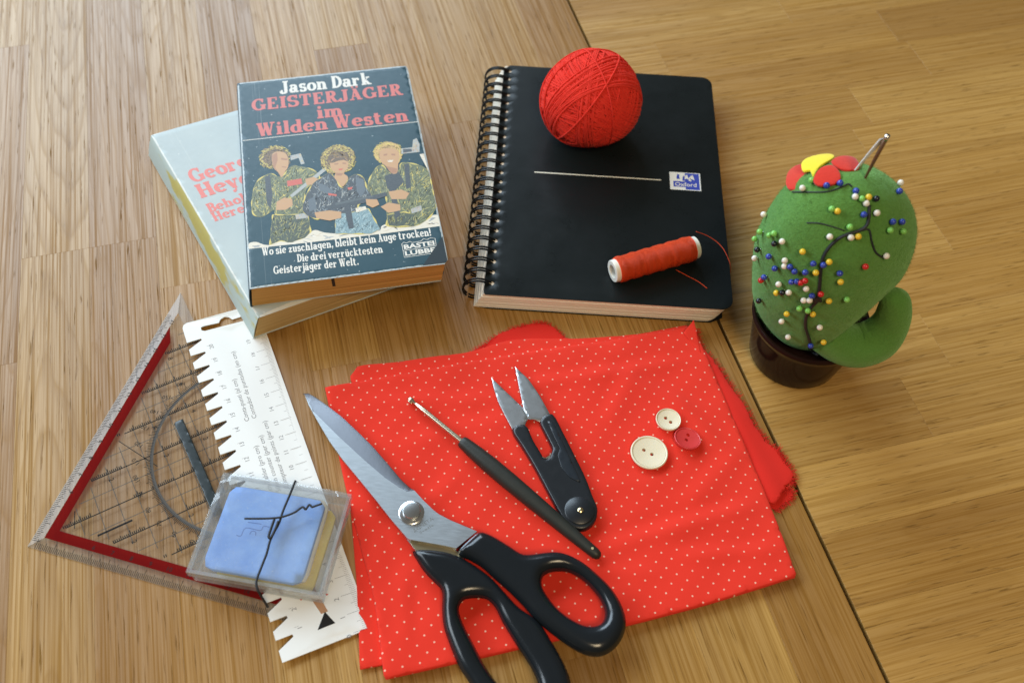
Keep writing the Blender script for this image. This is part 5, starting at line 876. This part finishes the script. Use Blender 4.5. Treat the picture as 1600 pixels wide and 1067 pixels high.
kt = thing('black_cord', 'thin knotted black cord lying across the clear chalk box', 'cord', (-11.3, -12.6, .275+zt))
M_cord = plain('black_cord', (.012, .013, .016), .6, bump=.4, bs=2500)
zb = .275+zt+.07
c1 = [(x, y, zb+.02) for x, y in T['cord1']]
for i, z_ in ((-3, zb), (-2, zb-.25), (-1, .55)): c1[i] = (c1[i][0], min(c1[i][1], q3[1]-.35-.18*(i == -1)-.1*(i == -2)) if i > -3 else c1[i][1], z_)
g = G().tube(spline(c1, 5), .06, 8); obj('cord_strand', g, M_cord, kt, 180, True)
g = G().tube(spline([(x, y, zb+.10) for x, y in T['cord2']], 5), .055, 8); obj('cord_strand', g, M_cord, kt, 180, True)
g = G().tube(spline([(x, y, zb+.07) for x, y in T['cord3']], 5), .065, 8); obj('cord_knot', g, M_cord, kt, 180, True)
# ---------------------------------------------------------------- folded fabric
def dots_mat(name, dotted=True, col=(.72, .038, .022)):
    t = NT(name); uv = t.co(kind='UV'); weave = t.noise(t.co(scale=(1, 1, 1)), 1600, 2, .5); big = t.noise(t.co(), 22, 4, .6)
    c = t.mix(big, tuple(x*.9 for x in col), tuple(min(1, x*1.08) for x in col))
    if dotted:
        fr = t.n('ShaderNodeVectorMath', operation='FRACTION'); t.l(t.co(kind='UV', scale=(1/.595, 1/.595, 1)), fr.inputs[0])
        sb = t.n('ShaderNodeVectorMath', operation='SUBTRACT'); sb.inputs[1].default_value = (.5, .5, 0); t.l(fr.outputs[0], sb.inputs[0])
        ln = t.n('ShaderNodeVectorMath', operation='LENGTH'); t.l(sb.outputs[0], ln.inputs[0])
        k = t.ramp(t.math('ADD', ln.outputs['Value'], t.math('MULTIPLY', t.math('SUBTRACT', t.noise(uv, 9, 3), .5), .06)), [(.055, 1.0), (.096, 0.0)])
        c = t.mix(k, c, (.80, .46, .35))
    return t.set(col=c, rough=.92, spec=.12, sheen=.12, sheenr=.5, sheent=(1, .5, .4), nrm=t.bump(weave, .25, .0002)).m
M_fab = dots_mat('red_dotted_cotton'); M_fabplain = dots_mat('red_cotton_reverse', False, (.64, .024, .016))
fb = thing('folded_fabric', 'folded red cotton fabric with tiny white dots and frayed edges', 'fabric', (2.5, -8.5, 0))
def frot(an, ox=0, oy=0):
    ca, sa = math.cos(an), math.sin(an); return lambda co: np.stack([co[:, 0]*ca+co[:, 1]*sa+ox, -co[:, 0]*sa+co[:, 1]*ca+oy], 1)
FA = math.atan2(T['fabTop'][-1][1]-T['fabTop'][0][1], T['fabTop'][-1][0]-T['fabTop'][0][0])
def crease(x, y, x0, y0, x1, y1, h, w):
    """a soft ridge along a line that fades at its ends"""
    d = np.array((x1-x0, y1-y0)); L_ = np.linalg.norm(d); d /= L_; q = np.array((x-x0, y-y0)); t = q @ d; s_ = q @ np.array((-d[1], d[0])); 
    e = max(0, min(1, min(t, L_-t)/(.25*L_))); e = e*e*(3-2*e)
    h *= 1.25; return h*e*math.exp(-(s_/w)**2)-h*.55*e*math.exp(-((s_-w*1.5)/w)**2)
CR = [(-9, -4.2, 2.5, -3.3, .055, .5), (-2, -3.2, 12, .3, .07, .45), (-7.5, -7.5, 3, -3.6, .05, .6), (-6, -12.5, -2, -8, .05, .5), (5, -12.2, 14.2, -8.9, .10, .45), (8.5, -12.4, 15, -11.5, .08, .4), (3, -9, 9, -7.9, .05, .6), (4.5, -.8, 12, -3.9, .07, .5), (-8.6, -5, -5.6, -15, .05, .45), (5.5, -5, 7.5, -.2, .05, .5), (9, -2.4, 13, -6.8, .05, .45), (-3, -16.5, 8, -14.3, .045, .5), (1, -13, 9, -13.4, .05, .4), (-4.8, -13.5, -4.3, -18, .05, .4), (9.5, -9.5, 13.5, -5.5, .045, .5)]
def fz(x, y):
    return sum(crease(x, y, *c) for c in CR)+.022*math.sin(x*.9+y*.45)*math.sin(y*.7-x*.3+1)+.012*math.sin(2.3*x-1.7*y)
def sheet(name, outline, z0, z1, rt_, mat, zf, step=.4, an=0.0, off=(0, 0), rb_=0.0):
    v, f = puff(outline, z0, z1, rt_, rb_, step=step, zf=zf); o = obj(name, G().add(v, f), mat, fb, 60, True); uvs(o, frot(an, *off)); return o
jr = random.Random(11)
def rag(P, amp=.10, step=.16):
    Q = resample(P, step); return [(x+jr.uniform(-amp, amp), y+jr.uniform(-amp, amp)) for x, y in Q]
sheet('plain_underside', rag(T['plainBack'], .05), .02, .10, .03, M_fabplain, lambda x, y: .05+.06*math.sin(x*1.3+.4)*math.cos(y*1.1), .3)
sheet('plain_underside', rag(T['plainRight2'], .06), .01, .08, .03, M_fabplain, lambda x, y: .03*math.sin(x*3+y*2)+.03, .25)
sheet('plain_underside', rag(T['plainRight'], .07), .06, .15, .04, M_fabplain, lambda x, y: .05+.16*math.exp(-((x*.94+y*.34-10.9)/.7)**2)+.03*math.sin(y*1.4), .3)
sheet('dotted_layer', spline(T['fabBack'], 3, True), .10, .26, .07, M_fab, lambda x, y: .02*math.sin(x*.8)+.03*math.sin(x*.35+1), .4, FA+R(45), (.2, .1))
def l2z(x, y): return .07+.05*math.sin(y*.9+x)-.05*max(0, min(1, (-13-y)/4))+.04*math.exp(-((y+15.6)/.35)**2)
sheet('dotted_layer', T['fabL2'], .03, .16, .06, M_fab, l2z, .35, FA+R(45)-.12, (.35, .3))
top = [tuple(p) for p in spline(T['fabTop'], 6)]+[tuple(p) for p in spline(T['fabRight'], 6)[1:]]+[tuple(p) for p in spline(T['fabBottom'], 5)[::-1][1:]]+[tuple(p) for p in spline(T['fabLeft'], 6)[::-1][1:-1]]
FZ0, FZ1 = .14, .46
sheet('dotted_top_layer', top, FZ0, FZ1, .13, M_fab, fz, .32, FA+R(45), (0, 0), .10)
sheet('dotted_layer', [(x*.985+.05, y*.985-.12) for x, y in top], .015, FZ0-.01, .05, M_fab, None, .8, FA+R(45), (.3, 0))
cn = T['fabCorner']; g = G(); v, f = puff(rag(cn, .03, .12), 0, .05, .02, 0, step=.15, zf=lambda x, y: .45+.35*max(0, min(1, (y-1.2)/1.4))); o = obj('turned_corner', G().add(v, f), M_fab, fb, 60, True); uvs(o, frot(FA+R(45), .1, .1))
g = G()
def fringe(P, n, z, ln=(.12, .5), side=1):
    Q = resample(P, .02, False)
    for _ in range(n):
        i = jr.randrange(1, len(Q)-1); p = Q[i]; t = Q[i+1]-Q[i-1]; t /= max(np.linalg.norm(t), 1e-9); nn_ = np.array((t[1], -t[0]))*side
        d = nn_+t*jr.uniform(-.9, .5); L_ = jr.uniform(*ln); b = p-nn_*.12; e = p+d*L_; m = (b+e)/2+t*jr.uniform(-.08, .08)
        g.tube([(b[0], b[1], z+jr.uniform(0, .06)), (m[0], m[1], z+jr.uniform(-.02, .1)), (e[0], e[1], max(.02, z+jr.uniform(-.12, .12)))], [.012, .012, .006], 4)
pr_ = T['plainRight'][:12]; fringe(pr_, 520, .14, (.1, .42), -1); fringe(T['plainBack'][:8], 190, .10, (.05, .24), -1); fringe(T['plainRight2'][1:5], 110, .06, (.08, .35), -1)
obj('frayed_fringe', g, M_fabplain, fb, 0, True, 'stuff')

# ---------------------------------------------------------------- dressmaking scissors
sc = thing('scissors', 'large steel dressmaking scissors with black plastic handles, lying closed on the fabric', 'scissors', (-4.75, -10.65, .5))
M_blade = NT('brushed_steel'); c_ = M_blade.co(scale=(160, 1400, 200), rot=(0, 0, R(48))); n_ = M_blade.noise(c_, 1, 3, .6)
M_blade.set(col=(.56, .60, .63), metal=1.0, rough=M_blade.math('ADD', M_blade.math('MULTIPLY', n_, .14), .30), nrm=M_blade.bump(n_, .02, .0002)); M_blade = M_blade.m
M_bevel = NT('bevel_shade_steel'); n_ = M_bevel.noise(M_bevel.co(scale=(1500, 120, 200), rot=(0, 0, R(48))), 1, 3, .6); M_bevel.set(col=(.27, .28, .31), metal=1.0, rough=M_bevel.math('ADD', M_bevel.math('MULTIPLY', n_, .12), .34), nrm=M_bevel.bump(n_, .06, .0002)); M_bevel = M_bevel.m  # blade steel painted darker, standing in for the bevel's dimmer reflections
B = T['blade']; BI = T['blade_in']
bz0 = lambda x, y: .62+.26*max(0, min(1, (x+11.5)/9.5))       # the blades rise from the tip to the thick handles
zt_ = .20
flat = [BI[0]]+[BI[i] for i in range(1, len(BI))]+B[10:]       # flat side of the blade
v, f = puff(flat, 0, zt_, 0, 0, step=.3, zf=bz0, res=False); ub = obj('upper_blade', G().add(v, f), M_blade, sc, 30, True)
edge = B[0:10]; inner = BI[:]; n = 28
def at(P, k): Q = resample(P, 1e9, False) if False else np.array(P, float); d = np.r_[0, np.cumsum(np.linalg.norm(np.diff(Q, axis=0), axis=1))]; t = np.linspace(0, d[-1], k); return np.stack([np.interp(t, d, Q[:, 0]), np.interp(t, d, Q[:, 1])], 1)
eo, ei = at([B[0]]+B[1:10], n), at(inner, n); v = []
for a, b in zip(eo, ei): v += [(a[0], a[1], bz0(*a)), (a[0], a[1], bz0(*a)+zt_*.45), (b[0]*.12+a[0]*.88, b[1]*.12+a[1]*.88, bz0(*a)+zt_*.62), (b[0], b[1], bz0(*b)+zt_-.001), (b[0], b[1], bz0(*b))]
f = []
for i in range(n-1): f += [(i*5+j, i*5+5+j, i*5+6+j, i*5+1+j) for j in range(4)]
obj('blade_bevel', G().add(v, f), M_bevel, ub, 30, True).matrix_parent_inverse = Matrix()
for o in [c for c in bpy.data.objects if c.name.startswith('blade_bevel')]: o.data.transform(Matrix.Translation((-Vector((-4.75, -10.65, .5)))*U))
low = [(x*.985-.10, y*.985-.20) for x, y in B[1:13]]+T['blade2_shank'][3:8]+[(x+.06, y+.04) for x, y in B[18:25]]
v, f = puff(low, -.17, -.004, 0, 0, step=.35, zf=bz0, res=False); obj('lower_blade', G().add(v, f), M_blade, sc, 30, True)
v, f = puff(T['blade2_shank'], -.19, -.001, .02, 0, step=.2, zf=bz0); obj('lower_shank', G().add(v, f), plain('brassy_steel', (.60, .50, .30), .3, .5, 1.0, var=.03, rv=.02), sc, 40, True)
sxy_ = T['screw'][0]; zs = bz0(*sxy_)+zt_
obj('screw_washer', G().lathe([(.30, 0), (.66, 0), (.66, .03), (.60, .06), (.45, .07)], 40, (sxy_[0], sxy_[1], zs), None, False), plain('bright_washer', (.80, .82, .84), .2, .5, 1.0, var=.03, rv=.02), sc, 40, True)
obj('screw_head', G().lathe([(.47, .0), (.47, .26), (.44, .31), (.38, .325), (.0, .325)], 40, (sxy_[0]+.02, sxy_[1]-.0, zs+.02), None, False), plain('screw_steel', (.62, .64, .64), .26, .5, 1.0, var=.03, rv=.02), sc, 40, True)
an_ = T['agneta']; a0 = math.atan2(an_[1][1]-an_[0][1], an_[1][0]-an_[0][0]); g = G()
sans(g, 'AGNETA', an_[0][0], an_[0][1], .30, a0, zt_+.0015, bz0, width=1.22); sans(g, 'Svezia', an_[2][0], an_[2][1]-.02, .2, a0-.05, zt_+.0015, bz0, width=.8)
obj('blade_engraving', g, plain('etched_steel', (.20, .21, .21), .5, .5, .6), sc, 0, True)
M_handle = NT('black_handle_plastic'); c_ = M_handle.co(); M_handle.set(col=(.010, .013, .016), spec=.4, rough=M_handle.math('ADD', M_handle.math('MULTIPLY', M_handle.noise(c_, 220, 4, .6), .10), .15), nrm=M_handle.bump(M_handle.noise(c_, 1800, 2), .05, .0002)); M_handle = M_handle.m
def handle(name, outl, hole_, z0, z1, r_):
    v, f = puff(spline(outl, 4, True), z0, z1, r_, r_*.9, holes=[spline(hole_, 4, True)], step=.17, rings=(.04, .14, .3, .5, .75, .97)); return obj(name, G().add(v, f), M_handle, sc, 60, True)
handle('handle_loop', T['hA'], T['hA_hole'], .52, 1.62, .58)
handle('handle_loop', T['hB'], T['hB_hole'], .50, 1.45, .55)

# ---------------------------------------------------------------- crochet hook
HK = T['hook']; hz_ = FZ1+.14; ch = thing('crochet_hook', 'crochet hook with metal shaft and black rubber handle on the red fabric', 'crochet hook', (HK[3][0], HK[3][1], FZ1))
h0 = np.array((*HK[0], hz_+.1)); h1 = np.array((*HK[2], hz_+.32)); hd = (h1-h0)/np.linalg.norm(h1-h0)
M_pale = plain('champagne_metal', (.78, .68, .50), .26, .5, 1.0, var=.03, rv=.02)
g = G().tube([h0-hd*.0, h0+hd*.08, h0+hd*.3, h0+hd*.42, h0+hd*.62, h0+hd*.9, h0+hd*1.4, h1+hd*.3], [.05, .15, .155, .075, .085, .135, .15, .15], 18); obj('hook_shaft', g, M_pale, ch, 50, True)
side = np.cross(hd, (0, 0, 1)); g = G().tube([h0+hd*.02+side*.05, h0+hd*.2+side*.12, h0+hd*.36+side*.15, h0+hd*.42+side*.12], [.06, .08, .05, .02], 10); obj('hook_head', g, M_pale, ch, 180, True)
e1_ = np.array((*HK[6], FZ1+.30)); hh = h1-hd*.08; q = [(0, .30), (.01, .34), (.03, .36), (.12, .43), (.22, .47), (.35, .47), (.5, .44), (.65, .40), (.8, .35), (.92, .30), (.97, .28), (.99, .22), (1.0, .10)]
g = G().tube([hh+(e1_-hh)*t for t, _ in q], [r_ for _, r_ in q], 26); obj('hook_handle', g, plain('matt_black_rubber', (.020, .022, .018), .5, .4, bump=.15, bs=1200), ch, 60, True)
t_l = hh+(e1_-hh)*.945; g = G().lathe([(.07, 0), (.07, .012), (0, .012)], 12, (t_l[0]+.0, t_l[1]+.0, t_l[2]+.285)); obj('size_mark', g, plain('gold_print', (.42, .36, .2), .5), ch, 0, True)

# ---------------------------------------------------------------- thread snips
sn = thing('thread_snips', 'small black thread snips with two pointed steel blades on the red fabric', 'snips', (T['snRivet'][0][0], T['snRivet'][0][1], FZ1))
M_sblade = plain('snip_steel', (.62, .64, .65), .32, .5, 1.0, var=.05, vs=160, rv=.03); M_splast = plain('snip_black_plastic', (.011, .014, .018), .34, .5, rv=.06, bump=.08, bs=1500)
for nm, zz0 in (('snL', .14), ('snR', .20)):
    v, f = puff(T[nm], 0, .09, .045, 0, step=.2, zf=lambda x, y, z=zz0: FZ1+z); obj('snip_blade', G().add(v, f), M_sblade, sn, 25, True)
v, f = puff(spline(T['snBody'], 3, True), FZ1+.04, FZ1+.52, .13, .10, step=.16, rings=(.1, .35, .7)); body_ = obj('snip_body', G().add(v, f), M_splast, sn, 60, True)
v, f = puff(T['snPanel'], FZ1+.52, FZ1+.56, .03, 0, step=.2); obj('thumb_rest', G().add(v, f), plain('snip_panel_plastic', (.016, .022, .030), .3), sn, 60, True)
v, f = puff(T['snSpring'], FZ1+.2, FZ1+.40, 0, 0, step=.3); obj('spring_plate', G().add(v, f), plain('spring_steel', (.6, .56, .42), .3, .5, 1.0, var=.03, rv=.02), sn, 30, True)
rx_, ry_ = T['snRivet'][0]; obj('pivot_boss', G().lathe([(.78, 0), (.78, .05), (.74, .08), (0, .085)], 40, (rx_-.05, ry_+.02, FZ1+.51), None, False), M_splast, sn, 40, True)
obj('rivet', G().lathe([(.15, 0), (.15, .04), (.10, .08), (0, .09)], 24, (rx_, ry_, FZ1+.59), None, False), plain('brass_rivet', (.80, .66, .40), .25, .5, 1.0, var=.03, rv=.02), sn, 50, True)

# ---------------------------------------------------------------- buttons
def button(label, c, r_, h1_, h2_, mat, tilt=(0, 0)):
    t = thing('button', label, 'button', (c[0], c[1], FZ1+.02), 0, 'sewing buttons on the fabric'); t.rotation_euler = (R(tilt[0]), R(tilt[1]), 0)
    hs = [[(p[0]-c[0]+.105*math.cos(a), p[1]-c[1]+.105*math.sin(a)) for a in np.arange(12)*math.pi/6] for p in (h1_, h2_)]
    circ = [(r_*.86*math.cos(a), r_*.86*math.sin(a)) for a in np.arange(40)*2*math.pi/40]
    v, f = puff(circ, .02, .17, 0, 0, holes=hs, step=.16, res=False, zf=lambda x, y: .10*(x*x+y*y)/(r_*r_)); obj('button_face', G().add(v, f), mat, t, 40)
    obj('button_rim', G().lathe([(r_*.70, .0), (r_*.84, .02), (r_*.96, .10), (r_, .20), (r_*.985, .265), (r_*.955, .285), (r_*.91, .275), (r_*.88, .24), (r_*.85, .20)], 48, (0, 0, 0), None, False), mat, t, 60)
M_horn = NT('cream_button'); c_ = M_horn.co(); M_horn.set(col=M_horn.mix(M_horn.noise(c_, 130, 4, .6), (.70, .62, .44), (.80, .74, .58)), rough=.35, spec=.5, sss=.1, ssr=(.004, .003, .002)); M_horn = M_horn.m
M_rbtn = plain('red_button', (.60, .045, .045), .28, .5, rv=.05)
b_ = T['btn']
button('large cream two-hole button on the red fabric', b_[0], 1.03, b_[9], b_[10], M_horn)
button('smaller cream two-hole button above the red button', b_[3], .71, b_[11], b_[12], M_horn)
button('glossy red two-hole button between the cream buttons', b_[6], .76, b_[13], b_[14], M_rbtn, (-9, 6))
for o in bpy.data.objects:
    if '_o' in o: del o['_o']
